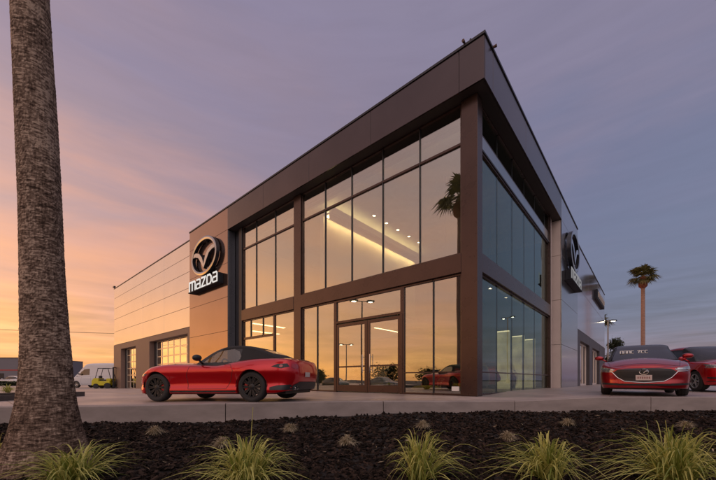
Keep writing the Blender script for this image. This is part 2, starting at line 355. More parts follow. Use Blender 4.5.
# resample
def resample(pts, step):
    o = [pts[0]]; 
    for a, b in zip(pts, pts[1:]):
        k = max(1, int((b-a).length/step)); o += [a+(b-a)*(i+1)/k for i in range(k)]
    return o
kr = resample(kp, .5)
BK = Vector((-.72,.69)).normalized()     # away from the camera, across the lot
lot = MB(); rows = [0,.3,.8,1.5,2.5,4,6,8,10,13,16,20,25,30,36,44,60,90,150,300]
for p in kr:
    for d in rows:
        q = p + BK*(d+.16); lot.v.append((q.x, q.y, zg(q.x, q.y)-.004))
nr = len(rows)
for i in range(len(kr)-1):
    for j in range(nr-1): lot.f.append((i*nr+j, (i+1)*nr+j, (i+1)*nr+j+1, i*nr+j+1))
struct(lot.build('car_park', LOT, smooth=True))
kb = MB(); gap = .008
acc = 0; seg = []
i = 0
kk = resample(kp, .25)
per = 12
for i in range(0, len(kk)-1, per):
    s = kk[i:i+per+1]
    if len(s) < 2: continue
    s = [v.copy() for v in s]
    s[0] += (s[1]-s[0]).normalized()*gap; s[-1] -= (s[-1]-s[-2]).normalized()*gap
    o = len(kb.v)
    for j, p in enumerate(s):
        t = (s[min(j+1, len(s)-1)]-s[max(j-1, 0)]).normalized(); nrm = Vector((-t.y, t.x))
        if nrm.dot(BK) < 0: nrm = -nrm
        a = p; b = p + nrm*.3; z = zg(a.x, a.y)
        kb.v += [(a.x, a.y, -.6), (a.x, a.y, z-.012), (a.x+nrm.x*.012, a.y+nrm.y*.012, z), (b.x, b.y, z), (b.x, b.y, -.6)]
    m = len(s)
    for j in range(m-1):
        for k in range(4): kb.f.append((o+j*5+k, o+j*5+k+1, o+(j+1)*5+k+1, o+(j+1)*5+k))
    kb.f += [(o,o+1,o+2,o+3,o+4), tuple(o+(m-1)*5+k for k in range(5))]
KERB = pmat('kerb_concrete', (.29,.245,.225), .7, 0, .22, 1.3, .45, 55, stretch=(1,1,3))
struct(kb.build('kerb', KERB))
def kerbdist(x, y):
    best = 1e9
    P = Vector((x, y))
    for a, b in zip(kp, kp[1:]):
        t = max(0, min(1, (P-a).dot(b-a)/(b-a).length_squared)); q = a+(b-a)*t
        d = (P-q).length
        if d < best:
            best = d; sg = (P-q).dot(BK)
    return best if sg < 0 else -best
def zm(x, y):
    return -.335 + .035*noise.noise(Vector((x*.8, y*.8, 0))) + .03*noise.noise(Vector((x*3, y*3, 3))) + (.03+.07*sstep(-3, 1, (x-CX)*RT.x+(y-CY)*RT.y))*math.exp(-max(0, kerbdist(x, y))*1.6)
mu = MB(); 
nx, ny = 150, 70
for i in range(nx):
    for j in range(ny):
        r = -12 + 26*i/(nx-1); D = -6 + 16*(j/(ny-1))
        p = Vector((CX, CY)) + FW*D + RT*r
        kd = kerbdist(p.x, p.y)
        mu.v.append((p.x, p.y, zm(p.x, p.y) if kd > -.1 else -.55))
for i in range(nx-1):
    for j in range(ny-1): mu.f.append((i*ny+j, (i+1)*ny+j, (i+1)*ny+j+1, i*ny+j+1))
struct(mu.build('mulch_bed', MULCHG, smooth=True))
ch = MB(); tones = []
rnd = random.Random(3)
cnt = 0
while cnt < 30000:
    D = 1.9 + 6.6*rnd.random()**1.15; r = (rnd.random()*1.24-.62)*2*D*1.02
    p = Vector((CX, CY)) + FW*D + RT*r
    kd = kerbdist(p.x, p.y)
    if kd < .01: continue
    L = rnd.uniform(.012, .045)*(1.25 if D > 4 else 1); W_ = L*rnd.uniform(.25, .6); T = rnd.uniform(.003, .009)
    z = zm(p.x, p.y) + rnd.uniform(-.002, .014)
    M = Matrix.Translation((p.x, p.y, z)) @ Matrix.Rotation(rnd.uniform(0, 2*PI), 4, 'Z') @ Matrix.Rotation(rnd.gauss(0, .5), 4, 'X') @ Matrix.Rotation(rnd.gauss(0, .45), 4, 'Y')
    vv = [(-L,-W_*.6,-T),(L*.8,-W_,-T),(L,W_*.7,-T),(-L*.9,W_,-T),(-L*.9,-W_*.6,T),(L*.8,-W_*.8,T),(L*.9,W_*.6,T),(-L*.8,W_*.8,T)]
    ch.add(xform(vv, M), [(4,5,6,7),(0,1,5,4),(1,2,6,5),(2,3,7,6),(3,0,4,7)])
    t = rnd.random()**2.2; t = rnd.uniform(1.5,4) if rnd.random() < .03 else t
    tones += [t]*8; cnt += 1
c = ch.build('bark_mulch', MULCH, tones=tones, fix=False); struct(c, 'stuff'); tag(c, 'dark brown bark chips spread over the planting bed', 'mulch')

lf = MB(); tones = []; k = 0
while k < 420:
    D = 2.0+6*rnd.random(); r = (rnd.random()*1.24-.62)*2*D; p = Vector((CX, CY)) + FW*D + RT*r
    if kerbdist(p.x, p.y) < .02: continue
    L = rnd.uniform(.015, .05); W_ = L*rnd.uniform(.08, .4)
    M = Matrix.Translation((p.x, p.y, zm(p.x, p.y)+.018)) @ Matrix.Rotation(rnd.uniform(0, 2*PI), 4, 'Z') @ Matrix.Rotation(rnd.gauss(0, .4), 4, 'X') @ Matrix.Rotation(rnd.gauss(0, .3), 4, 'Y')
    lf.add(xform([(-L,0,0),(0,-W_,.004),(L,0,0),(0,W_,.004)], M), [(0,1,2,3)]); tones += [rnd.random()**1.5]*4; k += 1
c = lf.build('leaf_litter', attrmat('dry_leaves', (.10,.06,.03), (.42,.34,.22), rough=.8, trans=0), tones=tones, fix=False); struct(c, 'stuff'); tag(c, 'scattered dry leaf scraps lying on the dark mulch', 'litter')
# raised planting strip at the far left of the lot
isl = thing('planter_island', 'low dark kerbed planting strip behind the big palm trunk', 'planter')
a = Vector((-7.0,-9.75)); b = Vector((-9.1,-7.45)); dd = (b-a).normalized(); nn = Vector((-dd.y, dd.x)); nn = nn if nn.dot(BK) > 0 else -nn
a = a - dd*5
def quadbox(m, pts, z0, z1):
    k = len(pts); m.add([(p.x,p.y,z0) for p in pts]+[(p.x,p.y,z1) for p in pts], [tuple(range(k)), tuple(range(k,2*k))]+[(i,(i+1)%k,k+(i+1)%k,k+i) for i in range(k)])
m = MB(); quadbox(m, [a, b, b+nn*1.1, a+nn*1.1], -.1, .13); m.build('kerb_rim', pmat('dark_kerb', (.09,.075,.07), .8, 0, .2, 5), isl)
m = MB(); quadbox(m, [a+dd*.15+nn*.15, b-dd*.15+nn*.15, b-dd*.15+nn*.95, a+dd*.15+nn*.95], .0, .15); m.build('soil', MULCHG, isl)

# ------------------------------------------------------------------ the showroom building
P_ = .33; ZS = 8.9; ZR = 10.12; BT = 4.31; BB = 3.74
bld = thing('showroom_building', 'large two storey glass fronted car showroom with bronze panel frame and pale panelled wings', 'building', (0,0,0))
def part(mb, name, mat, parent=bld, label=None, smooth=False):
    o = mb.build(name, mat, parent, smooth=smooth)
    if label: o['label'] = label
    return o
G_ = .014
def panelrow(xs, y, z0, z1, mat, side='L', depth=.04, name='fascia_panel'):
    xs = sorted(xs)
    for a, b in zip(xs, xs[1:]):
        m = MB()
        if side == 'L': m.bbox(a+G_/2, b-G_/2, y, y+depth, z0, z1, .004)
        else: m.bbox(y-depth, y, a+G_/2, b-G_/2, z0, z1, .004)
        part(m, name, mat)
# backing cores (dark, behind the panel joints)
m = MB(); m.box(-18.98, P_-.045, -P_+.045, .9, ZS+.02, ZR-.02); m.box(-.6, P_-.045, .9, 15.7, ZS+.02, ZR-.02); part(m, 'fascia_core', DARKMETAL)
panelrow([-14.0,-10.5,-7.1,-3.75,-.42,P_-.003], -P_, ZS, ZR, FASCIA)
panelrow([-P_+.043,.35,3.8,7.2,10.56], P_, ZS, ZR, FASCIA, 'R')
m = MB(); m.box(-19.03, P_+.03, -P_-.03, -P_+.25, ZR, ZR+.07); m.box(P_-.25, P_+.03, -P_+.25, 15.8, ZR, ZR+.07); m.box(-19.03,-18.8,-P_+.25,6,ZR,ZR+.07); part(m, 'parapet_cap', DARKMETAL)
m = MB(); m.box(-14.0, P_-.05, -P_+.05, .9, ZS-.0, ZS+.015); m.box(-.6, P_-.05, .9, 10.56, ZS, ZS+.015); part(m, 'soffit', SOFFIT)
# left sign wall
m = MB(); m.box(-18.98, -14.03, -P_+.045, .6, 0, ZS+.01); part(m, 'sign_wall_core', DARKMETAL)
zz = [.0, 1.35, 3.25, 5.15, 7.05, ZS, ZR]
for a, b in zip(zz, zz[1:]):
    m = MB(); m.bbox(-19.0, -14.0, -P_, -P_+.04, a+G_/2, b-G_/2, .004); part(m, 'sign_wall_panel', COPPER)
m = MB(); m.bbox(-14.025, -14.0, -P_+.05, .12, 0, ZS-.02); part(m, 'sign_wall_return', pmat('grey_return_panel', (.24,.25,.28), .28, .7, .05, 1))
# right sign wall
m = MB(); m.box(-.6, P_-.045, 10.62, 15.7, 0, ZS+.01); part(m, 'sign_wall_core', DARKMETAL)
SLATE = pmat('slate_blue_panel', (.40,.40,.42), .14, .9, .05, .5, .015, 1.0, dist=.02)
zz = [0, 2.35, 4.7, 7.05, ZS, ZR]
for a, b in zip(zz, zz[1:]):
    m = MB(); m.bbox(P_-.04, P_, 10.56, 15.76, a+G_/2, b-G_/2, .004); part(m, 'sign_wall_panel', SLATE)
    m = MB(); 
    if b <= ZS: m.bbox(-.6, P_-.045, 10.575, 10.615, a+G_/2, b-G_/2, .004); part(m, 'return_panel', CREAM)
# structural frame of the glazed bays
m = MB(); m.bbox(-.50, 0, 0, .40, 0, ZS-.005, .01); part(m, 'corner_column', BRONZE)
m = MB(); m.bbox(-8.57, -8.07, .02, .4, 0, ZS-.005, .01); part(m, 'column', BRONZE)
m = MB(); m.bbox(-13.42, -13.12, .02, .4, 0, ZS-.005, .01); part(m, 'column', DARKMETAL)
m = MB(); m.bbox(-8.07+.003, -.503, .005, .4, BB, BT, .008); m.bbox(-13.12, -8.573, .005, .4, BB, BT, .008); part(m, 'spandrel', BRONZE)
m = MB(); m.bbox(-.4, -.005, .403, 9.65, BB, BT, .008); part(m, 'spandrel', BRONZE)
m = MB(); m.bbox(-.45, -.02, 9.653, 9.85, 0, ZS-.005, .01); part(m, 'column', BRONZE)
m = MB(); m.bbox(-.45, -.08, 10.0, 10.30, 0, ZS-.005, .01); part(m, 'column', CREAM)
m = MB(); m.bbox(-13.98, -13.45, .14, .3, 0, ZS-.005, .01); part(m, 'jamb_filler', DARKMETAL)
m = MB(); m.bbox(-.4, -.2, 9.85, 10.56, 0, ZS-.005, .01); part(m, 'jamb_filler', DARKMETAL)
# glazing
GP = .13
def window(xs, zs, side='L', w=.055, glass=GLASS, name='window', d=.10, mat=BRONZE, wz=None, edge=.06):
    """mullion grid with one pane per cell; xs, zs include both outer edges"""
    wz = wz or w
    f = MB(); gp = GP if side == 'L' else -GP
    def bx(m, a, b, z0, z1, y0, y1, bev=.004):
        if side == 'L': m.bbox(a, b, y0, y1, z0, z1, bev)
        else: m.bbox(-y1, -y0, a, b, z0, z1, bev)
    vm = MB(); vms = []
    for i, x in enumerate(xs):
        e = edge if i in (0, len(xs)-1) else w
        a = x if i == 0 else (x-e if i == len(xs)-1 else x-e/2)
        if i in (0, len(xs)-1): bx(f, a, a+e, zs[0], zs[-1], GP-.045, GP+d-.02)
        elif side == 'L': vm = MB(); vms.append(vm); bx(vm, a, a+e, zs[0]+.03, zs[-1]-.03, GP-.03, GP+d-.03)
        else: vm = MB(); vms.append(vm); bx(vm, a, a+e*.5, zs[0]+.03, zs[-1]-.03, GP+.004, GP+d-.03, .001)
    for k, z in enumerate(zs):
        e = edge if k in (0, len(zs)-1) else wz
        a = z if k == 0 else (z-e if k == len(zs)-1 else z-e/2)
        for x0, x1 in zip(xs, xs[1:]):
            bx(f, x0+w*.45, x1-w*.45, a, a+e, GP-.04, GP+d-.025)
    if side == 'R': glass = GLASSR
    fr = part(f, name, mat)
    for vm in vms: part(vm, 'mullion', DARKMETAL, fr)
    for x0, x1 in zip(xs, xs[1:]):
        for z0, z1 in zip(zs, zs[1:]):
            p = MB(); bx(p, x0+.02, x1-.02, z0+.02, z1-.02, GP+.01, GP+.022, .001); part(p, 'pane', glass, fr)
    return fr
window([-13.12,-11.82,-10.13,-8.57], [BT,7.68,ZS], wz=.08, w=.035)
window([-8.07,-6.56,-5.05,-3.53,-1.99,-.50], [BT,7.68,ZS], wz=.08, w=.035)
window([-10.22,-8.57], [0,BB], w=.04)
window([-13.12,-12.35,-11.2,-10.22], [2.75,BB], w=.04)
window([-13.12,-10.22], [0,2.75], w=.04)
window([-8.07,-7.06,-5.96], [0,BB], w=.035)
window([-2.66,-1.49,-.50], [0,.73,BB], w=.035)
window([-5.96,-2.66], [2.78,BB], w=.04, edge=.09)
rw = [.40,2.10,3.75,5.36,7.05,8.95,9.65]
window(rw, [0,.73,BB], 'R', w=.035)
window(rw, [BT,7.50], 'R', w=.03)
window(rw, [7.98,ZS], 'R', w=.05)
m = MB(); m.bbox(-.14, -.085, .41, 9.65, 7.56, 7.98, .004); part(m, 'spandrel', pmat('pale_metal_band', (.30,.35,.37), .14, .8, .03), label='pale reflective metal band high on the side glazing')
m = MB(); m.bbox(-.2, -.06, .41, 9.65, 7.50, 7.56, .004); part(m, 'transom', DARKMETAL)
m = MB(); m.bbox(-.82,-.58,.035,.075,.14,.28,.004); part(m, 'notice_plate', WHITEP)
# entrance doors
for (a, b, hs) in ((-5.86,-4.28,1), (-4.22,-2.76,-1)):
    f = MB(); s = .10
    f.bbox(a, a+s, .09, .15, .03, 2.74); f.bbox(b-s, b, .09, .15, .03, 2.74); f.bbox(a+s, b-s, .09, .15, 2.62, 2.74); f.bbox(a+s, b-s, .09, .15, .03, .29); f.bbox(a+s, b-s, .10, .14, .98, 1.04)
    d = part(f, 'entrance_door', BRONZE)
    for z0, z1 in ((.28,.99),(1.03,2.63)):
        p = MB(); p.bbox(a+s-.01, b-s+.01, .115, .127, z0, z1, .001); part(p, 'pane', GLASSD, d)
    h = MB(); hx = b-.15 if hs > 0 else a+.15
    h.tube([(hx,.03,.75),(hx,.03,1.45)], .016); h.tube([(hx,.03,.85),(hx,.10,.85)], .01); h.tube([(hx,.03,1.35),(hx,.10,1.35)], .01); part(h, 'handle', CHROME, d)
m = MB(); m.bbox(-5.96,-5.86,.07,.17,0,2.78); m.bbox(-2.76,-2.66,.07,.17,0,2.78); m.bbox(-4.275,-4.225,.08,.16,0,2.745); part(m, 'door_frame', BRONZE)
# body of the building, roofs
m = MB(); m.box(-18.9, -.65, .7, 15.7, ZR-.55, ZR-.45); m.box(-37.2,-19.05,0.1,34,9.2,9.3); m.box(-19.05,-.02,15.75,34,9.2,9.3); part(m, 'roof', ROOFM)
# left wing
WY = -.22
m = MB(); m.box(-37.36,-19.03,WY+.05,.3,4.03,9.72); m.box(-37.36,-37.1,.3,34,-.3,9.72); part(m, 'wing_wall', WALLLOW)
rowsz = [4.03,5.35,6.62,7.7,8.75,9.74]
for k, (a, b) in enumerate(zip(rowsz, rowsz[1:])):
    for x0, x1 in ((-37.4,-28.6),(-28.6,-23.8),(-23.8,-19.03)):
        q = MB(); q.bbox(x0+.006, x1-.006, WY, WY+.045, a+.01, b-.01, .004); part(q, 'wing_panel', SILVER)
m = MB(); m.box(-37.45,-19.0,WY-.03,WY+.3,9.74,9.80); m.box(-37.45,-37.2,WY+.3,34,9.74,9.80); part(m, 'parapet_cap', DARKMETAL)
# brown lower wall with two garage doors
m = MB()
for a, b in ((-37.38,-34.9),(-30.4,-26.9),(-19.5,-19.03)): m.bbox(a, b, WY-.04, .42, -.6, 4.01, .01)
m.bbox(-34.9,-30.4,WY-.035,.42,3.5,4.0,.01); m.bbox(-26.9,-19.5,WY-.035,.42,3.6,4.0,.01); part(m, 'lower_wall', WALLLOW)
def garage(a, b, top, nc, nr_):
    f = MB(); y0 = .16; z0 = zg((a+b)/2, 0)
    for i in range(nc+1):
        x = a+(b-a)*i/nc; f.bbox(max(a, x-.05), min(b, x+.05), y0, y0+.06, z0, top)
    for k in range(nr_+1):
        z = z0+(top-z0)*k/nr_
        for i in range(nc): f.bbox(a+(b-a)*i/nc+.048, a+(b-a)*(i+1)/nc-.048, y0+.005, y0+.055, max(z0, z-.045), min(top, z+.045))
    d = part(f, 'garage_door', ALU)
    for i in range(nc):
        for k in range(nr_):
            p = MB(); p.bbox(a+(b-a)*i/nc+.03, a+(b-a)*(i+1)/nc-.03, y0+.02, y0+.03, z0+(top-z0)*k/nr_+.03, z0+(top-z0)*(k+1)/nr_-.03, .001); part(p, 'pane', GLASSG, d)
garage(-34.6,-30.42,3.48,4,6); garage(-26.5,-19.52,3.58,6,6)
m = MB(); m.bbox(-34.9,-34.6,.1,.3,-.5,3.5); m.bbox(-26.9,-26.5,.1,.3,-.4,3.6); part(m, 'door_track', DARKMETAL)
# right wing
WX = .2
m = MB(); m.box(-.3,WX-.05,15.78,34.5,3.9,9.5); m.box(-37.1,-.3,34.2,34.5,-.6,9.5); part(m, 'wing_wall', WALLLOW)
SLATE2 = pmat('lilac_metal_panel', (.62,.57,.62), .10, .92, .04, .4, .012, .8, dist=.02)
for x0, x1 in ((15.78,22.0),(22.0,28.3),(28.3,34.6)):
    for a, b in ((3.9,6.7),(6.7,9.55)):
        q = MB(); q.bbox(WX-.045, WX, x0+.006, x1-.006, a+.01, b-.01, .004); part(q, 'wing_panel', SLATE2)
m = MB(); m.box(WX-.3,WX+.03,15.78,34.65,9.55,9.62); part(m, 'parapet_cap', DARKMETAL)
m = MB()
for a, b in ((15.78,17.6),(22.4,24.2),(29.5,34.6)): m.bbox(-.4, WX+.03, a, b, -.3, 3.88, .01)
m.bbox(-.4,WX+.025,17.6,22.4,3.2,3.87,.01); m.bbox(-.4,WX+.025,24.2,29.5,3.2,3.87,.01); part(m, 'lower_wall', pmat('dark_bronze_wall', (.06,.05,.055), .5, .2))
for (a, b) in ((17.6,22.4),(24.2,29.5)):
    f = MB()
    for k in range(4):
        y = a+(b-a)*k/3; f.bbox(-.1, 0, max(a, y-.09), min(b, y+.09), 0, 3.2)
    f.bbox(-.09,-.01,a+.09,b-.09,3.08,3.19); f.bbox(-.09,-.01,a+.09,b-.09,0.05,.2)
    d = part(f, 'window', CREAM)
    for k in range(3):
        p = MB(); p.bbox(-.06,-.05,a+(b-a)*k/3+.05,a+(b-a)*(k+1)/3-.05,.1,3.15,.001); part(p, 'pane', GLASS, d)
# interior shell
m = MB(); m.box(-18.8,-.06,.30,15.6,-.05,.012); part(m, 'interior_floor', INFLOOR)
m = MB(); m.box(-18.8,-.3,11.6,11.8,.012,8.3); part(m, 'interior_wall', pmat('dark_back_wall', (.13,.125,.11), .8)); m = MB(); m.box(-14.0,-13.9,.6,11.6,.012,8.3); part(m, 'interior_wall', INWALL)
m = MB(); m.box(-18.7,-.5,.5,11.6,8.30,8.4); part(m, 'ceiling', pmat('ceiling_board', (.62,.58,.50), .8))
m = MB(); m.box(-13.9,-7.3,.6,11.6,3.78,4.25); part(m, 'mezzanine_floor', INWALL)
m = MB(); m.box(-7.3,-7.1,.5,8.2,4.3,7.72); m.box(-7.1,-6.55,.5,8.2,7.72,7.80); m.box(-6.62,-6.55,.5,8.2,7.80,8.0); part(m, 'mezzanine_wall', INWALL)
m = MB(); m.box(-37,-19.1,9.5,9.6,-.3,9); m.box(-37,-19.1,.5,9.5,-.36,-.3); part(m, 'workshop_wall', INWALL)
# lamps that the photograph shows lit, plus an added uplight strip over the cove
def lamp(name, label, mb, mat, group=None, housing=None):
    t = thing(name, label, 'light', (0,0,0), 0, group)
    if housing: housing.build('housing', ALU, t)
    mb.build('diffuser', mat, t)
    return t
m = MB(); m.box(-6.94,-6.86,.55,8.1,7.65,7.69); h = MB(); h.box(-7.09,-6.70,.5,8.15,7.70,7.715); h.box(-6.725,-6.70,.5,8.15,7.47,7.70); t = lamp('cove_light', 'long glowing cove light line high behind the upper front glazing', m, STRIP, housing=h)
m = MB(); m.box(-7.0,-6.8,.55,8.1,7.83,7.86); m.build('diffuser', STRIP2, t)  # added hidden uplight strip, there to brighten the ceiling above
for i, y in enumerate((3.1,4.1,5.1,6.15,7.2)):
    m = MB(); m.lathe([(0,8.272),(.07,8.272),(.07,8.268),(0,8.268)], 16, c=(-6.05,y-.3,0)); h = MB(); h.lathe([(.075,8.30),(.10,8.30),(.10,8.262),(.075,8.262)], 16, c=(-6.05,y-.3,0))
    lamp('downlight', ['small round downlight nearest the front glass in the upper row', 'second small downlight from the front glass in the upper row', 'middle small downlight of the upper row of five', 'fourth small downlight from the front glass in the upper row', 'deepest small downlight of the upper row, nearest the dark palm reflection'][i], m, DOWN, 'downlights in the upper showroom ceiling', h)
m = MB(); m.lathe([(0,8.272),(.12,8.272),(.12,8.266),(0,8.266)], 16, c=(-12.4,3.4,0)); h = MB(); h.lathe([(.13,8.3),(.17,8.3),(.17,8.262),(.13,8.262)], 16, c=(-12.4,3.4,0)); lamp('downlight', 'single lit disc light behind the upper left bay of glass', m, DOWN, housing=h)
for x, z, y1, lb in ((-12.75,3.62,2.6,'upper glowing linear ceiling light above the soft top of the red convertible'), (-12.75,3.2,2.2,'lower glowing linear light just above the side door header')):
    m = MB(); m.box(x-.1,x+.1,.45,y1,z-.02,z); h = MB(); h.box(x-.12,x+.12,.43,y1+.02,z+.002,z+.05); lamp('linear_light', lb, m, STRIP2, 'linear lights under the mezzanine', h)
for i, x in enumerate((-9.0,)):
    m = MB(); m.box(x-.05,x+.05,6.6,9.2,3.70,3.72); h = MB(); h.box(x-.07,x+.07,6.58,9.22,3.722,3.76); lamp('linear_light', 'faint linear ceiling light deep behind the entrance doors', m, STRIP2, 'linear lights under the mezzanine', h)
for i, y in enumerate((2.2,4.6,7.0,9.4)):
    t = thing('pendant_lamp', ['pendant lamp nearest the corner column behind the side glass', 'second pendant lamp from the corner column behind the side glass', 'third pendant lamp from the corner column behind the side glass', 'pendant lamp farthest from the corner column behind the side glass'][i], 'lamp', (-2.1,y,5.0), 0, 'pendant lamps over the show cars')
    m = MB(); m.tube([(0,0,.1),(0,0,3.3)], .012, 6); m.build('rod', DARKMETAL, t); m = MB(); m.lathe([(0,.12),(.09,.12),(.11,-.04),(.10,-.04),(.085,.08),(0,.08)], 20); m.build('shade', DARKMETAL, t, smooth=40); m = MB(); m.lathe([(0,.0),(.075,.0),(.075,.02),(0,.02)], 16); m.build('bulb', DOWNP, t)
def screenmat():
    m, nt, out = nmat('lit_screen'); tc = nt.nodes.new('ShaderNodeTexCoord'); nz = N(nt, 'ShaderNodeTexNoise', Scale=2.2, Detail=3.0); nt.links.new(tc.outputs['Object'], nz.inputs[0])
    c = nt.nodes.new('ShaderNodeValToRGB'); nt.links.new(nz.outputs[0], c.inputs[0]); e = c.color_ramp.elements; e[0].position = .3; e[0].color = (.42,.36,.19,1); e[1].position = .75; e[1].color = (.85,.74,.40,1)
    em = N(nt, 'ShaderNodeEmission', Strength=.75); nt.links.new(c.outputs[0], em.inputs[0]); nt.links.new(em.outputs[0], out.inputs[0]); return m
# lit partition screens seen through the side glazing
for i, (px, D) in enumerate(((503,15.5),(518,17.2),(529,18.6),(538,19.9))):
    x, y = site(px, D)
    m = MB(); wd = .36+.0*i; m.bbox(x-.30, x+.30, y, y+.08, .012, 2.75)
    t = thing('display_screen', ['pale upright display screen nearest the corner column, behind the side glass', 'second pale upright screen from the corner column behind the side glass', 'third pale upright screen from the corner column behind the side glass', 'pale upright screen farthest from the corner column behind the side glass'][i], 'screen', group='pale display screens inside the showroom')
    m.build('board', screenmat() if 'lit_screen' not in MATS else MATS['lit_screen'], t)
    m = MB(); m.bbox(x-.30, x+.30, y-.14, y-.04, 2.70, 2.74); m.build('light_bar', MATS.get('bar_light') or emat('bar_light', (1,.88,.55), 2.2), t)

# ------------------------------------------------------------------ signs
def stroke(m, pts, w, y0, y1):
    """mitred ribbon through 2-D pts (x,z), extruded y0..y1"""
    pts = [Vector(p) for p in pts]; L = []; Rr = []
    for i, p in enumerate(pts):
        d1 = (p-pts[i-1]).normalized() if i else (pts[1]-p).normalized()
        d2 = (pts[i+1]-p).normalized() if i < len(pts)-1 else d1
        n1 = Vector((-d1.y, d1.x)); n2 = Vector((-d2.y, d2.x)); t = (n1+n2)
        t = t.normalized() if t.length > .2 else n1
        k = (w/2)/max(.45, t.dot(n1)); L.append(p+t*k); Rr.append(p-t*k)
    n = len(pts); vs = [(q.x,y0,q.y) for q in L]+[(q.x,y0,q.y) for q in Rr]+[(q.x,y1,q.y) for q in L]+[(q.x,y1,q.y) for q in Rr]
    fs = []
    for i in range(n-1): fs += [(i,i+1,n+i+1,n+i),(2*n+i,3*n+i,3*n+i+1,2*n+i+1),(i,2*n+i,2*n+i+1,i+1),(n+i,n+i+1,3*n+i+1,3*n+i)]
    fs += [(0,n,3*n,2*n),(n-1,3*n-1,4*n-1,2*n-1)]
    m.add(vs, fs)
def emblem(parent, sx, sz, d, y0=0):
    """oval ring with a folded wing: faces at y = -d (polished), sides dark"""
    ring = MB(); n = 64; w = .085
    prof = []
    for k in range(n):
        a = 2*PI*k/n; top = .5+.5*math.sin(a)
        ro = 1.0; ri = 1.0-.125-.05*abs(math.sin(a))
        prof.append((math.cos(a), math.sin(a), ro, ri))
    for (c, s_, ro, ri) in prof:
        for r, y in ((ro, y0), (ro, y0-d*.9), ((ro+ri)/2, y0-d*1.0), (ri, y0-d*.9), (ri, y0)): ring.v.append((c*r*sx, y, s_*r*sz))
    for k in range(n):
        for j in range(4): ring.f.append((k*5+j, k*5+j+1, ((k+1)%n)*5+j+1, ((k+1)%n)*5+j))
    side = ring.build('emblem_ring', DCHROME, parent, smooth=30)
    face = MB()
    for (c, s_, ro, ri) in prof:
        for r, y in ((ro-.012, y0-d*.915), ((ro+ri)/2, y0-d*1.03), (ri+.012, y0-d*.915)): face.v.append((c*r*sx, y, s_*r*sz))
    for k in range(n):
        for j in range(2): face.f.append((k*3+j, k*3+j+1, ((k+1)%n)*3+j+1, ((k+1)%n)*3+j))
    face.build('ring_face', EMBLIT, parent, smooth=30)
    # wing
    lw = [(-.93,.34),(-.62,.36),(-.34,.24),(-.13,-.02),(0,-.40),(.13,-.02),(.34,.24),(.62,.36),(.93,.34)]
    lo = [(-.97,.14),(-.66,.13),(-.42,0.02),(-.24,-.25),(0,-.66),(.24,-.25),(.42,.02),(.66,.13),(.97,.14)]
    def wing(yb, yf, mat, name, sh=0):
        m = MB(); k = len(lw)
        U = [((a[0])*sx, (a[1]-sh)*sz) for a in lw]; Lw = [((b[0])*sx, (b[1]+sh)*sz) for b in lo]
        m.v = [(x,yf,z) for x, z in U]+[(x,yf,z) for x, z in Lw]+[(x,yb,z) for x, z in U]+[(x,yb,z) for x, z in Lw]
        for i in range(k-1): m.f += [(i,k+i,k+i+1,i+1),(2*k+i,2*k+i+1,3*k+i+1,3*k+i),(i,i+1,2*k+i+1,2*k+i),(k+i,3*k+i,3*k+i+1,k+i+1)]
        m.build(name, mat, parent)
    wing(y0, y0-d*.8, DCHROME, 'emblem_wing'); wing(y0-d*.8, y0-d*.86, EMBLIT, 'wing_face', .02)
LET = {'m': [[(0,0),(0,.95),(.95,.95),(1.05,.85),(1.05,0)], [(.52,.86),(.52,0)]], 'a': [[(.05,.95),(.58,.95),(.68,.85),(.68,.06),(.1,.06),(.02,.14),(.02,.42),(.1,.52),(.62,.52)]],
       'z': [[(0,.95),(.68,.95),(.04,.06),(.72,.06)]], 'd': [[(.06,.95),(.5,.95),(.70,.72),(.70,.28),(.5,.06),(.03,.06),(.03,.88)]]}
def lettering(parent, x0, x1, z0, z1, yb, yf, mat, word='mazda'):
    wds = {'m': 1.1, 'a': .74, 'z': .76, 'd': .76}; gp = .16
    tot = sum(wds[c] for c in word)+gp*(len(word)-1); sc = (x1-x0)/tot; x = x0
    for c in word:
        m = MB()
        for k, s in enumerate(LET[c]): stroke(m, [(x+(p[0]+.05)*sc, z0+p[1]*(z1-z0)) for p in s], (.17 if len(LET[c][k]) < 9 else .14)*(z1-z0), yb-.001*k, yf-.0015*k)
        m.build('letter', mat, parent); x += (wds[c]+gp)*sc
def wallsign(loc, rz, lbl_e, lbl_n, sx, sz, ez, nz, wn, hn):
    t = thing('emblem_sign', lbl_e, 'sign', (loc[0], loc[1], ez), rz, 'winged oval emblems on the sign walls')
    emblem(t, sx, sz, .22, -.06)
    m = MB(); m.box(-.1,.1,-.06,.0,-.8*sz,-.6*sz); m.box(-.1,.1,-.06,.0,.75*sz,.95*sz); m.build('bracket', DARKMETAL, t)
    t = thing('name_sign', lbl_n, 'sign', (loc[0], loc[1], nz), rz, 'name signs below the emblems')
    m = MB(); m.bbox(-wn/2-.05, wn/2+.12, -.36, 0, -hn/2-.06, -hn/2+.0, .01); m.bbox(-wn/2+.1, wn/2+.12, -.30, 0, -hn/2+.002, hn/2-.08, .01); m.build('sign_box', SIGNBOX, t)
    lettering(t, -wn/2, wn/2, -hn/2+.02, hn/2, -.301, -.325, SIGNDIM if rz else SIGNLIT)
wallsign((-16.45,-P_-.002,0), 0, 'large polished oval wing emblem on the copper wall left of the glass front', 'raised white letter name sign below the emblem on the copper wall', 1.68, 1.14, 7.95, 6.34, 3.7, .62)
wallsign((P_+.002,13.1,0), R(90), 'large oval wing emblem seen edge-on on the blue wall at the right', 'name sign seen edge-on below the emblem on the blue wall at the right', 1.5, 1.12, 7.85, 6.25, 3.4, .6)
t = thing('department_sign', 'dark boxed letter sign on the lilac panels of the far right wing', 'sign', (WX+.002,29.0,8.0), R(90))
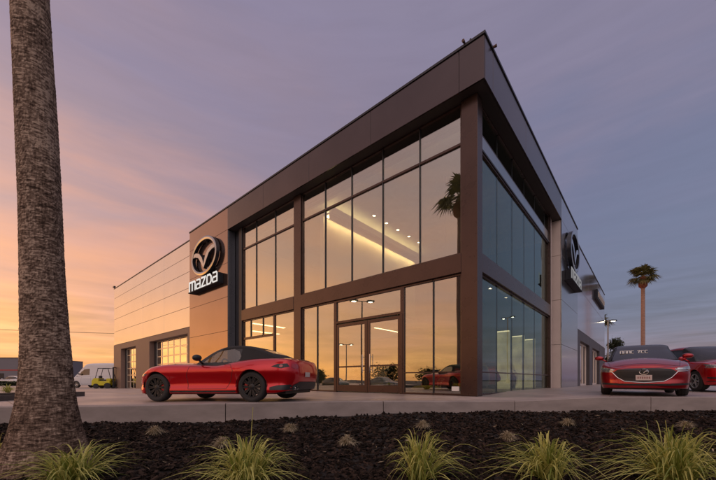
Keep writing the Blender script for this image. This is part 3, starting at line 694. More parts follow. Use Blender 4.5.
m = MB(); m.bbox(-3.0,3.0,-.2,0,-.42,.42,.02); m.build('sign_box', SIGNBOX, t)
for k in range(7):
    m = MB(); x = -2.5+k*.78; stroke(m, [(x,-.22),(x,.22),(x+.3,.22),(x+.3,-.05+.1*(k%2))], .09, -.201, -.26); m.build('letter', ALU, t)
# corner flood lights
def flood(x, y, rz, lbl):
    t = thing('flood_light', lbl, 'light', (x, y, ZR+.07), rz, 'flood lights on the roof corner'); t.scale = (.48,.48,.48)
    m = MB(); m.tube([(0,.15,.0),(0,.15,.16),(0,-.05,.22),(0,-.22,.14)], .02); m.build('arm', DARKMETAL, t)
    m = MB(); m.lathe([(.0,-.32),(.085,-.32),(.075,-.18),(.05,-.10),(0,-.09)], 16, 'Y', (0,0,.10)); m.build('head', pmat('rust_brown_metal', (.10,.055,.045), .6) if 'rust_brown_metal' not in MATS else MATS['rust_brown_metal'], t)
    m = MB(); m.tube([(.0,.15,.05),(.22,.12,.12),(.34,.02,.10)], .018); m.lathe([(.0,.02),(.05,.02),(.05,-.1),(0,-.1)], 12, 'Y', (.36,0,.10)); m.build('sensor', DARKMETAL, t)
flood(-.25, -P_+.05, 0, 'small rusty flood light on the front edge of the roof corner'); flood(P_-.05, .35, R(90), 'small dark flood light overhanging the side edge of the roof corner')
t = thing('security_camera', 'tiny camera on the far left roof corner of the pale wing', 'camera', (-37.3,WY,9.80)); m = MB(); m.box(-.03,.03,-.03,.03,0,.12); m.build('post', DARKMETAL, t); m = MB(); m.bbox(-.3,.12,-.08,.08,.10,.24); m.build('body', DARKMETAL, t)

# ------------------------------------------------------------------ vegetation
rv = random.Random(11)
def clump(name, x, y, z, R_, H, nb, mat, label, cat, group=None, wid=.006, dark=0.0, stalk=False, lean=False):
    m = MB(); tn = []
    la = rv.uniform(0, 2*PI); nd = 0
    for i in range(nb):
        a = rv.uniform(0, 2*PI); q = rv.random(); reach = R_*(.18+.82*q**.7)*rv.choice((.6,.85,1,1.15,1.35))*rv.uniform(.85, 1.15); h = H*(1.02-.62*q**1.6)*rv.uniform(.65, 1.15)
        bx, by = rv.gauss(0, .045)*R_/.5, rv.gauss(0, .045)*R_/.5
        w0 = wid*rv.uniform(.6, 1.5); ca, sa = math.cos(a), math.sin(a); bend = rv.uniform(-.25, .25); droop = rv.uniform(.3, 1.2)*q; reach *= (1+.28*math.cos(a-la)) if lean else 1
        base = rv.random(); t0 = (.15+.85*base)*(1-dark)
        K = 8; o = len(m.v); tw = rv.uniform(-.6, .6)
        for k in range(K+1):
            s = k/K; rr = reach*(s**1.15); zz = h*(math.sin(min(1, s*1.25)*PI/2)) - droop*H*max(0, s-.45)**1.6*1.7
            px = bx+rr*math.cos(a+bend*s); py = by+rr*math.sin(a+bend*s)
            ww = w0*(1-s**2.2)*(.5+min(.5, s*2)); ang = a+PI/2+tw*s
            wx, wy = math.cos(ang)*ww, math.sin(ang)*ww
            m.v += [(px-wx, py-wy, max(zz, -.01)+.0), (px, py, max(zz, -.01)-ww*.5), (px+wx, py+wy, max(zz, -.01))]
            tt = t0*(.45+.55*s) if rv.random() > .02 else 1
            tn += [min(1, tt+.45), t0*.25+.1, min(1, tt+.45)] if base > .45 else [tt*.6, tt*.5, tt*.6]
            if k:
                b = o+(k-1)*3; m.f += [(b,b+1,b+4,b+3),(b+1,b+2,b+5,b+4)]
    if stalk:
        for (sx_, h_) in stalk:
            o = len(m.v); m.tube([(sx_*.3,0,0),(sx_*.6,.02,h_*.5),(sx_,.03,h_)], [.004,.003,.002], 5); tn += [.6]*(len(m.v)-o)
    o = m.build(name, mat, None, tones=tn, fix=False); o.location = (x, y, z); return tag(o, label, cat, group)
GL = [(72, 2.62, .50, .31, 'variegated grass clump at the foot of the big palm trunk', 230), (246, 2.60, .50, .36, 'dense striped grass clump below the red convertible', 300), (420, 2.66, .38, .37, 'spiky upright grass clump below the yellow machine behind the glass', 210),
      (548, 2.66, .44, .34, 'grass clump below the right hand side of the showroom corner', 250), (676, 2.62, .55, .43, 'largest yellow green grass clump, below the red sedan', 340)]
for px, D, r_, h_, lb, nb in GL:
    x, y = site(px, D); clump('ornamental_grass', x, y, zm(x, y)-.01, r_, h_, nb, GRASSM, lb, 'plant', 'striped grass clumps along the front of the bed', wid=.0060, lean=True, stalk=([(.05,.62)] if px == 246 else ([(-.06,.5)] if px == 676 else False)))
for px, D, lb in ((155,4.9,'small dry tuft between the palm trunk and the stalk of the striped grass'), (290,5.2,'small dry tuft close to the kerb behind the striped grass below the convertible'), (222,4.0,'small dry tuft just behind the striped grass clump below the convertible'),
                  (347,4.2,'small dry tuft alone in the middle of the mulch'), (423,5.5,'small dry tuft behind the spiky upright grass clump'), (508,4.4,'small dry tuft left behind the grass clump below the showroom corner'), (568,5.8,'small dry tuft near the kerb behind the grass below the showroom corner'), (686,5.6,'small dry tuft behind the largest grass clump')):
    x, y = site(px, D); clump('dry_tuft', x, y, zm(x, y)+.005, .14, .13, 260, DRYM, lb, 'plant', 'small dry tufts in the mulch', wid=.006)
x, y = site(8, 9.4); clump('flowering_weed', x, y, .13, .3, .22, 90, GRASSM, 'straggly yellow green plant on the low dark planting strip', 'plant', wid=.008)
x, y = site(0, 2.9); clump('ornamental_grass', x, y, zm(x, y), .2, .3, 40, GRASSM, 'few bright blades at the left edge beside the palm trunk foot', 'plant', wid=.01)
# drip line
def fan(m, tn, c, d, L, rnd, spread=2.1, nb=22):
    """fan frond: petiole from c along d then radiating leaflets"""
    d = d.normalized(); side = d.cross(Vector((0,0,1))); side = side.normalized() if side.length > .05 else Vector((1,0,0)); up = side.cross(d).normalized()
    tip = c+d*L*.5+Vector((0,0,-.05*L)); o = len(m.v); m.tube([c, c+d*L*.28, tip], [.022*L,.016*L,.012*L], 4, False); tn += [.75]*(len(m.v)-o)
    for k in range(nb):
        a = (k/(nb-1)-.5)*2*spread; l = L*.62*(1-.25*abs(a)/spread)*rnd.uniform(.85, 1.1); q = d*math.cos(a)+side*math.sin(a); w_ = l*.055
        p0 = tip; p1 = tip+q*l*.55+up*.03*l; p2 = tip+q*l+Vector((0,0,-.30*l*rnd.uniform(.6, 1.5))); n_ = q.cross(up).normalized()*w_
        o = len(m.v); m.v += [tuple(p0), tuple(p1-n_), tuple(p1+n_), tuple(p2)]; m.f += [(o,o+1,o+2),(o+1,o+3,o+2)]; t = rnd.random(); tn += [t*.4,t*.6,t*.6,t*.9]
def palm(x, y, z, H, rad, crown, label, group=None, seed=1, trunk=None, mat=PTRUNK, lean=(0,0), nf=34, skirt=True, dead=10):
    rnd = random.Random(seed); t = thing('palm_tree', label, 'tree', (x, y, z), 0, group)
    if trunk: trunk(t)
    else:
        m = MB(); m.tube([(lean[0]*s*s, lean[1]*s*s, H*s) for s in [k/14 for k in range(15)]], [rad*(1.25-.25*min(1, s*6/14)-.15*s/14) for s in range(15)], 14); m.build('trunk', mat, t, smooth=True)
    top = Vector((lean[0], lean[1], H))
    if skirt:
        m = MB(); m.lathe([(rad*.9,-2.1*crown*.38),(rad*1.9,-1.75*crown*.38),(rad*2.1,-1.1*crown*.38),(rad*1.4,-.35*crown*.38),(rad*1.1,0)], 16, c=top); m.build('skirt', SKIRT, t, smooth=True)
    m = MB(); tn = []
    for i in range(nf):
        a = i*2.39996+rnd.uniform(-.2, .2); e = rnd.uniform(-.35, 1.35) if i >= dead else rnd.uniform(-.6, 0)
        fan(m, tn, top+Vector((0,0,rnd.uniform(-.1, .25))), Vector((math.cos(a)*math.cos(e), math.sin(a)*math.cos(e), math.sin(e))), crown*rnd.uniform(.75, 1.1), rnd)
    m.build('crown', FROND, t, tones=tn, fix=False); return t
# foreground palm trunk: lathe with ragged rings
def fgtrunk(t):
    tn = []; m = MB(); rnd = random.Random(5); nz_ = 560; na = 110; H = 9.2
    prof = [(-.1,.355),(.05,.335),(.20,.295),(.38,.250),(.60,.210),(.85,.184),(1.2,.166),(1.8,.153),(2.6,.144),(3.4,.137),(4.3,.131),(6,.125),(9.4,.12)]
    def rad(z):
        for (a, ra), (b, rb) in zip(prof, prof[1:]):
            if z <= b: s = (z-a)/(b-a); return ra+(rb-ra)*s
        return .16
    for i in range(nz_+1):
        s = i/nz_; z = -.1+(H+.1)*(s if s < .7 else .7+(s-.7)); z = -.1 + (H+.1)*(s**1.25)
        for k in range(na):
            a = 2*PI*k/na; ca, sa = math.cos(a), math.sin(a)
            wv = noise.noise(Vector((ca*1.6, sa*1.6, z*1.1)))*.10
            ph = (z+wv+.015*noise.noise(Vector((ca*7, sa*7, z*3))))/.034; fr = ph-math.floor(ph); idx = math.floor(ph)
            amp = (.45+.55*noise.noise(Vector((ca*3+idx*3.1, sa*3, idx*1.7))))*sstep(.35, 1.2, z)+.12
            saw = (1-fr)**1.3 if fr > .12 else fr/.12
            fib = noise.noise(Vector((ca*22, sa*22, z*16)))*.35+noise.noise(Vector((ca*9, sa*9, z*40)))*.35
            r = rad(z)-.004+.0065*amp*saw+.0045*fib*(.4+sstep(.2,1,z)*.6)+.012*noise.noise(Vector((ca*1.2, sa*1.2, z*.8)))
            tn.append(min(1, max(0, ((saw*(.25+.55*amp)+.18)*sstep(.25, 1.1, z)+(.12+.12*saw)*(1-sstep(.25, 1.1, z)))+.25*noise.noise(Vector((ca*4+idx, sa*4, idx*.7))))))
            ln = -.125*((z-1.0)/2.9)**1.25 if z > 1.0 else 0
            m.v.append((r*ca+RT.x*ln, r*sa+RT.y*ln, z))
    for i in range(nz_):
        for k in range(na): m.f.append((i*na+k, i*na+(k+1)%na, (i+1)*na+(k+1)%na, (i+1)*na+k))
    m.build('trunk', BARK, t, smooth=True, fix=False, tones=tn)
x, y = site(46, 2.93)
palm(x, y, -.335, 9.2, .16, 2.0, 'huge rough ringed palm trunk in the left foreground', trunk=fgtrunk, lean=(-.125*3.75*RT.x, -.125*3.75*RT.y), seed=3)
x, y = site(643, 43.8)
palm(x, y, zg(x, y), 13.9, .24, 1.9, 'tall slim fan palm standing beyond the parked red sedan', 'fan palms of the street', seed=8, nf=30, dead=6)
# palm whose crown shows mirrored in the front glass; it stands on the street behind the camera
x, y = site(460, 30)
palm(x, .26-y, -.4, 17.2, .3, 2.3, 'dark palm mirrored in the upper front glass beside the corner column', 'fan palms of the street', seed=21, nf=24)
x, y = site(600, 75); palm(x, y, 0, 13.5, .28, 2.6, 'distant palm crown peeping out behind the sign of the far right wing', 'fan palms of the street', seed=13, nf=26)

def leaftree(name, x, y, z, H, Wd, label, seed, trunkh=.25, nl=2600, leaf=.28, group=None, conif=False):
    rnd = random.Random(seed); t = thing(name, label, 'tree', (x, y, z), 0, group)
    m = MB(); m.tube([(0,0,0),(.05*H*.1,0,H*.3),(0,.02*H,H*.6),(.02,0,H*.85)], [.035*H,.027*H,.015*H,.006*H], 8)
    for k in range(7):
        a = k*2.4; m.tube([(0,0,H*(.28+.06*k)),(math.cos(a)*Wd*.22,math.sin(a)*Wd*.22,H*(.4+.06*k)),(math.cos(a)*Wd*.4,math.sin(a)*Wd*.4,H*(.48+.06*k))],[.013*H,.009*H,.003*H],6)
    m.build('trunk', WOOD, t)
    cl = []
    for k in range(30):
        h = rnd.random(); rr = Wd*.5*((1-h)**.7 if conif else math.sqrt(max(.05, 1-(2*h-.9)**2)))*rnd.uniform(.3, 1)
        a = rnd.uniform(0, 2*PI); cl.append(Vector((math.cos(a)*rr, math.sin(a)*rr, H*(trunkh+(1-trunkh)*h))))
    m = MB(); tn = []
    for i in range(nl):
        c = rnd.choice(cl); p = c+Vector((rnd.gauss(0, 1), rnd.gauss(0, 1), rnd.gauss(0, .8)))*Wd*.09
        d = Vector((rnd.uniform(-1,1),rnd.uniform(-1,1),rnd.uniform(-1,1))).normalized(); e = d.orthogonal().normalized(); s = leaf*rnd.uniform(.5, 1.2)
        o = len(m.v); m.v += [tuple(p-d*s), tuple(p+e*s*.35), tuple(p+d*s), tuple(p-e*s*.35)]; m.f.append((o,o+1,o+2,o+3)); tn += [rnd.random()]*4
    m.build('crown', LEAFD, t, tones=tn, fix=False); return t
x, y = site(616, 52); leaftree('street_tree', x, y, 0, 6.6, 3.2, 'small dark tree beside the lit lamp post at the right', 4)
# low hedge and street trees on the left, mirrored low in the glass too
def hedge(x0, y0, x1, y1, h, wd, label, seed, nl=5000):
    rnd = random.Random(seed); m = MB(); tn = []
    a = Vector((x0,y0,0)); b = Vector((x1,y1,0)); d = (b-a); nrm = Vector((-d.y, d.x, 0)).normalized()
    for i in range(nl):
        s = rnd.random(); p = a+d*s+nrm*rnd.uniform(-wd/2, wd/2); hh = h*(.8+.35*noise.noise(Vector((s*30, seed, 0))))
        p.z = zg(p.x, p.y)+rnd.random()**.6*hh; q = Vector((rnd.uniform(-1,1),rnd.uniform(-1,1),rnd.uniform(-1,1))).normalized(); e = q.orthogonal().normalized(); sz = .22*rnd.uniform(.5, 1.2)
        o = len(m.v); m.v += [tuple(p-q*sz), tuple(p+e*sz*.5), tuple(p+q*sz), tuple(p-e*sz*.5)]; m.f.append((o,o+1,o+2,o+3)); tn += [rnd.random()]*4
    o = m.build('hedge', LEAFD, None, tones=tn, fix=False); return tag(o, label, 'hedge')
p, q = site(-160, 48), site(40, 48); hedge(p[0], p[1], q[0], q[1], .75, 1.2, 'low dark hedge in front of the long grey building at the left', 5)
for i, (xx, yy, H, W2) in enumerate(((-40,-30,2.6,3.6),(-56,-38,3.4,6),(-34,-44,3.6,5),(-24,-40,2.8,4),(-72,-36,4.2,7),(-15,-48,3.8,6),(-46,-56,4.5,8))):
    leaftree('street_tree', xx, yy, -.6, H, W2, 'dark tree across the street, seen only mirrored low in the front glass', 40+i, nl=1500, group='trees mirrored low in the front glass')
x, y = site(508, 60); 
for i, (xx, yy) in enumerate(((30,18),(36,30),(28,42),(46,22))):
    leaftree('street_tree', xx, yy, 0, 4.6+i*.4, 5, 'dark tree beyond the lot, seen only mirrored in the side glass', 60+i, nl=1400, group='trees mirrored in the side glass')

# ------------------------------------------------------------------ cars (local frame: +x forward, +y left, origin on the ground at mid wheelbase)
def itp(T, x):
    if x <= T[0][0]: return T[0][1]
    if x >= T[-1][0]: return T[-1][1]
    for i in range(len(T)-1):
        if x <= T[i+1][0]:
            x0, y0 = T[i]; x1, y1 = T[i+1]; h = x1-x0; s = (x-x0)/h
            m0 = (y1-T[i-1][1])/(x1-T[i-1][0]) if i > 0 else (y1-y0)/h
            m1 = (T[i+2][1]-y0)/(T[i+2][0]-x0) if i+2 < len(T) else (y1-y0)/h
            return (2*s**3-3*s*s+1)*y0+(s**3-2*s*s+s)*h*m0+(-2*s**3+3*s*s)*y1+(s**3-s*s)*h*m1
def ptin(P, x, y):
    c = False; j = len(P)-1
    for i in range(len(P)):
        if (P[i][1] > y) != (P[j][1] > y) and x < (P[j][0]-P[i][0])*(y-P[i][1])/(P[j][1]-P[i][1])+P[i][0]: c = not c
        j = i
    return c
class Grid:
    def __init__(s): s.v = []; s.f = []
def split(v, f, cls, mats, names, parent, smooth=40):
    groups = {}
    for fc in f:
        c = sum((Vector(v[i]) for i in fc), Vector())/len(fc); k = cls(c)
        if k is not None: groups.setdefault(k, []).append(fc)
    out = {}
    for k, fs in groups.items():
        ids = sorted({i for q in fs for i in q}); mp = {a: b for b, a in enumerate(ids)}
        m = MB(); m.v = [v[i] for i in ids]; m.f = [tuple(mp[i] for i in q) for q in fs]
        out[k] = m.build(names[k], mats[k], parent, smooth=True, fix=False)
    return out
def drape(bvh, poly, axis, sign, off, h=.03, mir=False, far=4):
    """flat polygon laid on the body: poly in (x,z) for axis 'y', (y,z) for axis 'x', (x,y) for axis 'z'"""
    xs = [p[0] for p in poly]; zs = [p[1] for p in poly]; pts = []; n = len(poly)
    edge = []
    for i in range(n):
        a = Vector(poly[i]); b = Vector(poly[(i+1)%n]); k = max(1, int((b-a).length/h)); edge += [tuple(a+(b-a)*j/k) for j in range(k)]
    gx = min(xs)
    while gx < max(xs):
        gz = min(zs)
        while gz < max(zs):
            if ptin(poly, gx, gz): pts.append((gx, gz))
            gz += h
        gx += h
    allp = [Vector(p) for p in edge+pts]; ne = len(edge)
    r = delaunay_2d_cdt(allp, [], [list(range(ne))], 1, 1e-5)
    m = MB(); ok = []
    for p in r[0]:
        if axis == 'y': o = Vector((p[0], sign*far, p[1])); d = Vector((0,-sign,0))
        elif axis == 'x': o = Vector((sign*far, p[0], p[1])); d = Vector((-sign,0,0))
        else: o = Vector((p[0], p[1], far)); d = Vector((0,0,-1))
        hit = bvh.ray_cast(o, d)
        ok.append(hit[0] is not None); m.v.append(tuple(hit[0]-d*off) if hit[0] else (0,0,0))
    m.f = [tuple(f) for f in r[2] if all(ok[i] for i in f)]
    return m
def solidify(o, t):
    md = o.modifiers.new('t', 'SOLIDIFY'); md.thickness = t; md.offset = 0; return o
def wheelmesh(parent, x, y, r, wd, rim_r, mat, side, spokes=10, calip=None):
    """wheel: rim part with tyre, disc, caliper sub-parts; side = +1 left, -1 right"""
    e = MB()
    ro = rim_r
    e.lathe([(ro-.03,-.5*wd*side),(ro-.012,-.3*wd*side),(ro-.03,0),(ro-.022,.36*wd*side),(ro,.44*wd*side),(ro+.004,.47*wd*side),(ro-.012,.475*wd*side)], 40, 'Y')
    yo = .36*wd*side
    for k in range(spokes):
        a = 2*PI*k/spokes
        for da in (-.11, .11):
            p0 = (math.cos(a+da*.4)*.055, yo-.0*side, math.sin(a+da*.4)*.055); p1 = (math.cos(a+da)*(ro-.015), .40*wd*side, math.sin(a+da)*(ro-.015))
            d = Vector((p1[0]-p0[0],0,p1[2]-p0[2])).normalized(); nrm = Vector((-d.z,0,d.x)); wa, wb = .011, .013
            vs = []
            for p, w_, y_ in ((p0, wa, 0), (p1, wb, 0)):
                for s1, s2 in ((-1,0),(1,0),(1,-1),(-1,-1)): vs.append((p[0]+nrm.x*w_*s1, p[1]+.022*side*s2, p[2]+nrm.z*w_*s1))
            e.add(vs, [(0,1,2,3),(4,7,6,5),(0,4,5,1),(1,5,6,2),(2,6,7,3),(3,7,4,0)])
    e.lathe([(0,yo+.012*side),(.03,yo+.012*side),(.062,yo+.0*side),(.066,yo-.03*side)], 24, 'Y')
    w_ = e.build('wheel', mat, parent, smooth=35); w_.location = (x, y, r)
    T = wd/2; t = MB(); t.lathe([(ro-.008,-T*.92),(ro+.02,-T*.98),((ro+r)/2,-T),(r-.022,-T*.93),(r-.004,-T*.75),(r,-T*.3),(r-.006,-T*.28),(r-.006,-T*.24),(r,-T*.22),(r,T*.22),(r-.006,T*.24),(r-.006,T*.28),(r,T*.3),(r-.004,T*.75),(r-.022,T*.93),((ro+r)/2,T),(ro+.02,T*.98),(ro-.008,T*.92)], 48, 'Y')
    t.build('tyre', TYRE, w_, smooth=50)
    d = MB(); d.lathe([(.06,.10*wd*side),(ro*.72,.10*wd*side),(ro*.72,.02*wd*side),(.06,.02*wd*side)], 32, 'Y'); d.build('brake_disc', DISC, w_)
    if calip:
        c = MB(); 
        for k in range(6):
            a0 = -.5+k/6; a1 = a0+1/6; vs = []
            for aa in (a0, a1):
                for rr in (ro*.48, ro*.80):
                    for yy in (.02*wd, .26*wd): vs.append((math.cos(aa)*rr*calip, yy*side, math.sin(aa)*rr))
            c.add(vs, [(0,1,3,2),(4,6,7,5),(0,4,5,1),(2,3,7,6),(0,2,6,4),(1,5,7,3)])
        c.build('caliper', CALIP, w_)
    return w_
def make_car(P, label, cat, name):
    t = thing(name, label, cat)
    wb = P['wb']; ax = (wb/2, -wb/2); r = P['tyre']; Ra = P['arch']; sill = P['sill']; hw = P['hw']
    xf = P['xf']; xr = P['xr']; cf = P['cf']; cr = P['cr']; nose = P['nose']; tail = P['tail']; zsh = P['zsh']; nf_ = P.get('nf', 3.0); nr_ = P.get('nr', 3.0)
    # columns
    cols = []
    K = 26
    for k in range(K): 
        ph = (PI/2)*k/K; cols.append((xf-cf, math.cos(ph)**(2/nf_) if k else 1.0, math.sin(ph)**(2/nf_), 1))
    xm0, xm1 = xf-cf, xr+cr; mids = [xm0+(xm1-xm0)*k/110 for k in range(111)]
    for a in ax:
        for s in (-1, 1):
            for e in (0, .0015): mids.append(a+s*(Ra+e))
    mids = sorted({round(q, 4) for q in mids if xm1 <= q <= xm0}, reverse=True)
    for q in mids: cols.append((q, 0, 1, 0))
    for k in range(1, K+1):
        ph = (PI/2)*(1-k/K); cols.append((xr+cr, math.cos(ph)**(2/nr_) if k < K else 1.0, math.sin(ph)**(2/nr_) if k < K else 0.0, -1))
    NS, NF, NT = 22, 6, 14
    def width(x, z):
        wv = hw*itp(P['wz'], z)*itp(P['wx'], x)
        for a, b in P.get('bulge', ()): wv += b*math.exp(-((x-a)/.42)**2)*math.exp(-((z-.62)/.24)**2)
        return wv
    def pt(c, z, inset=0):
        x0, xn, yn, sd = c
        if sd == 1: x = x0+(cf-itp(nose, z))*xn
        elif sd == -1: x = x0-(cr-itp(tail, z))*xn
        else: x = x0
        return x, width(x, z)*yn
    v = []; ncol = len(cols); rowsn = NS+NF+NT+2
    for c in cols:
        xg = c[0]+(cf*c[1] if c[3] == 1 else (-cr*c[1] if c[3] == -1 else 0))
        zs_ = itp(zsh, xg); rf = P.get('rf', .07); zb = sill
        if c[3] == 1: zb = sill+P.get('lipf', .0)*c[1]
        if c[3] == -1: zb = sill+P.get('lipr', .08)*c[1]
        for a in ax:
            if abs(xg-a) <= Ra+1e-4: zb = max(zb, r+math.sqrt(max(0, Ra*Ra-(xg-a)**2)))
        zt = zs_-rf
        x, y = pt(c, zb); v.append((x, max(0, y-.07 if y > .07 else 0), zb))
        for k in range(NS+1):
            z = zb+(zt-zb)*k/NS; x, y = pt(c, z); v.append((x, y, z))
        xt, yt = pt(c, zt)
        cx_ = min(rf, yt)
        for k in range(1, NF+1):
            a = PI/2*k/NF; z = zt+rf*math.sin(a); x, y = pt(c, z); v.append((x if c[3] == 0 else x-c[3]*c[1]*rf*.6*(1-math.cos(a)), max(0, y-cx_*(1-math.cos(a))), z))
        xe, ye, ze = v[-1]; cwn = itp(P['crown'], xe)*min(1, ye/(hw*.6)); cc = P.get('flute', 0)
        for k in range(1, NT+1):
            s = k/NT; yy = ye*(1-s); q = 1-(yy/ye)**2 if ye > 1e-6 else 1
            v.append((xe-(c[3]*c[1]*.0), yy, ze+cwn*q - cc*math.sin(min(1, s*2.2)*PI)*min(1, ye/hw)**2))
    nrw = NS+1+1+NF+NT
    f = []
    for i in range(ncol-1):
        for j in range(nrw-1): f.append((i*nrw+j, i*nrw+j+1, (i+1)*nrw+j+1, (i+1)*nrw+j))
    # mirror
    o = len(v); v2 = v+[(a, -b, c) for a, b, c in v]; f2 = f+[tuple(o+i for i in reversed(q)) for q in f]
    bv = BVHTree.FromPolygons(v2, f2)
    # greenhouse
    G0, G1 = P['gx']; zr_ = P['zr']; wbt = P['gw']; NX, NA = 100*P.get('res', 1), 44*P.get('res', 1)
    gv = []; 
    for i in range(NX+1):
        xs_ = G0+(G1-G0)*i/NX; wv = itp(wbt, xs_)
        zb_ = itp(zsh, xs_)+itp(P['crown'], xs_)*.25-.03; top = itp(zr_, xs_); H_ = max(.004, top-zb_)
        lean = P['lean']*min(1, H_/(.36 if hw < .95 else .6)); sq = P.get('sq', .16)
        for k in range(NA+1):
            u = -1+2*k/NA; s = -1 if u < 0 else 1; q = abs(u)      # q=1 belt, q=0 centre
            if q > .55:
                tt = (1-q)/.45; z = zb_+H_*.80*tt; y = wv-lean*tt*.85
            else:
                y1 = wv-lean*.85; a = (q/.55); y = y1*math.sin(a*PI/2)**.85; z = zb_+H_*(.80+.20*max(0, math.cos(a*PI/2))**sq) if True else 0
                z = zb_+H_*(.80+.20*(1-a**3.2))
            cvt = P.get('wcurve', .14)*(1-(min(1, abs(y)/wv))**2)*sstep(P['head']-.35, G0, xs_) - P.get('rcurve', .08)*(1-(min(1, abs(y)/wv))**2)*sstep(P['rhead'], G1, xs_)
            gv.append((xs_+cvt, s*y, z))
    gf = []; n1 = NA+1
    for i in range(NX):
        for k in range(NA): gf.append((i*n1+k, i*n1+k+1, (i+1)*n1+k+1, (i+1)*n1+k))
    # classify body
    gwin = [(x_, itp(wbt, x_)) for x_ in (G0, G1)]
    doorp = P['door']; hood = P['hoodx']
    def cls(c):
        x, y, z = c
        ish = z > itp(zsh, x)-.03
        if G1+.12 < x < G0-.04 and abs(y) < itp(wbt, x)-.05 and ish: return None
        if not ish and ptin(doorp, x, z) and abs(y) > hw*.6: return 'dl' if y > 0 else 'dr'
        if P.get('door2') and not ish and ptin(P['door2'], x, z) and abs(y) > hw*.6: return 'rl' if y > 0 else 'rr'
        if ish and hood[1] < x < hood[0] and abs(y) < P['hoody'](x): return 'hood'
        if ish and P.get('deck') and P['deck'][1] < x < P['deck'][0] and abs(y) < hw*.62: return 'boot'
        return 'body'
    pm = P['paint']; nm_ = dict(body='body', dl='door', dr='door', rl='door', rr='door', hood='bonnet', boot='boot_lid')
    ob = split(v2, f2, cls, {k: pm for k in nm_}, nm_, t)
    def seam(poly, axis, sg, closed=True, w_=.006, mat=BLACKP, nm='seam', par=None):
        m = MB(); w_ = .009; pts = []; n = len(poly)
        for i in range(n if closed else n-1):
            a = Vector(poly[i]); b = Vector(poly[(i+1)%n]); k = max(1, int((b-a).length/.03)); pts += [a+(b-a)*j/k for j in range(k)]
        if closed: pts.append(pts[0])
        line = []
        for p in pts:
            o_, d = (Vector((p[0], sg*4, p[1])), Vector((0,-sg,0))) if axis == 'y' else ((Vector((sg*4, p[0], p[1])), Vector((-sg,0,0))) if axis == 'x' else (Vector((p[0], p[1], 4)), Vector((0,0,-1))))
            h = bv.ray_cast(o_, d)
            if h[0]: line.append(tuple(h[0]))
        if len(line) > 2: m.tube(line, w_/2, 5); return m.build(nm, mat, par or t)
    for sg, key in ((1, 'dl'), (-1, 'dr')):
        seam(doorp, 'y', sg, par=ob.get(key))
    if P.get('door2'):
        for sg, key in ((1, 'rl'), (-1, 'rr')): seam(P['door2'], 'y', sg, par=ob.get(key))
    hp = [(x_, P['hoody'](x_)) for x_ in [hood[0]+(hood[1]-hood[0])*k/12 for k in range(13)]]
    seam([(a, b) for a, b in hp]+[(a, -b) for a, b in reversed(hp)], 'z', 1, par=ob.get('hood'))
    # classify greenhouse
    hd, rhd = P['head'], P['rhead']; sw = P['side']; sw2 = P.get('side2')
    def gcls(c):
        x, y, z = c; zb_ = itp(zsh, x)+itp(P['crown'], x)*.25-.03; H_ = max(.004, itp(zr_, x)-zb_); wv = itp(wbt, x); q = (z-zb_)/H_
        lean = P['lean']*min(1, H_/(.36 if hw < .95 else .6)); ye = wv-lean*.85
        if q < .78 and abs(y) > ye-.03:
            if ptin(sw, x, z): return 'sl' if y > 0 else 'sr'
            if sw2 and ptin(sw2, x, z): return 'tl' if y > 0 else 'tr'
        if x > hd+.0 and abs(y) < ye-.05: return 'ws'
        if P['rg'][0] > x > P['rg'][1] and abs(y) < min(ye-.08, P.get('rgw', 9)): return 'rw'
        if x > hd-.06 or (abs(y) > ye-.03 and q < .78 and P.get('frame_dark', True) and x > P.get('fabric_from', -9)): return 'fr'
        return 'top'
    gl = P.get('glass', CARGL)
    fm = P.get('frame', BLACKP); gm = dict(sl=gl, sr=gl, tl=gl, tr=gl, ws=gl, rw=P.get('rglass', gl), fr=fm, top=P['roofmat'])
    gn = dict(sl='side_window', sr='side_window', tl='side_window', tr='side_window', ws='windscreen', rw='rear_window', fr='window_frame', top=P.get('roofname', 'roof'))
    go = split(gv, gf, gcls, gm, gn, t)
    # underside, arches, tub
    m = MB(); m.box(xr+.25, xf-.3, -hw+.22, hw-.22, sill-.02, sill+.06)
    for a in ax:
        for s in (1, -1):
            pr = []
            for k in range(17):
                b = PI*k/16; pr.append((a+Ra*1.02*math.cos(b), r+Ra*1.02*math.sin(b)))
            o_ = len(m.v); yo, yi = s*(width(a, r+Ra)-.055), s*(hw-.42)
            for (px, pz) in pr: m.v += [(px, yo, pz), (px, yi, pz)]
            for k in range(16): m.f.append((o_+2*k, o_+2*k+1, o_+2*k+3, o_+2*k+2))
            m.f.append(tuple(o_+2*k+1 for k in range(17)))
    m.build('underbody', BLACKP, t)
    zb0 = itp(zsh, 0)
    m = MB(); cw = itp(wbt, -.2)-.04
    m.box(G1+.15, G0-.3, -cw, cw, sill+.08, sill+.12); m.box(G0-.32, G0-.28, -cw, cw, sill+.1, zb0-.02); m.box(G1+.25, G1+.3, -cw, cw, sill+.1, zb0-.02)
    m.box(-.2, .3, -.06, .06, sill+.12, sill+.38); m.bbox(hd-.05, G0-.30, -cw, cw, zb0-.22, zb0-.03, .04)
    m.box(G1+.3, G0-.3, cw, cw+.03, sill+.1, zb0-.04); m.box(G1+.3, G0-.3, -cw-.03, -cw, sill+.1, zb0-.04)
    m.build('interior', INDARK, t)
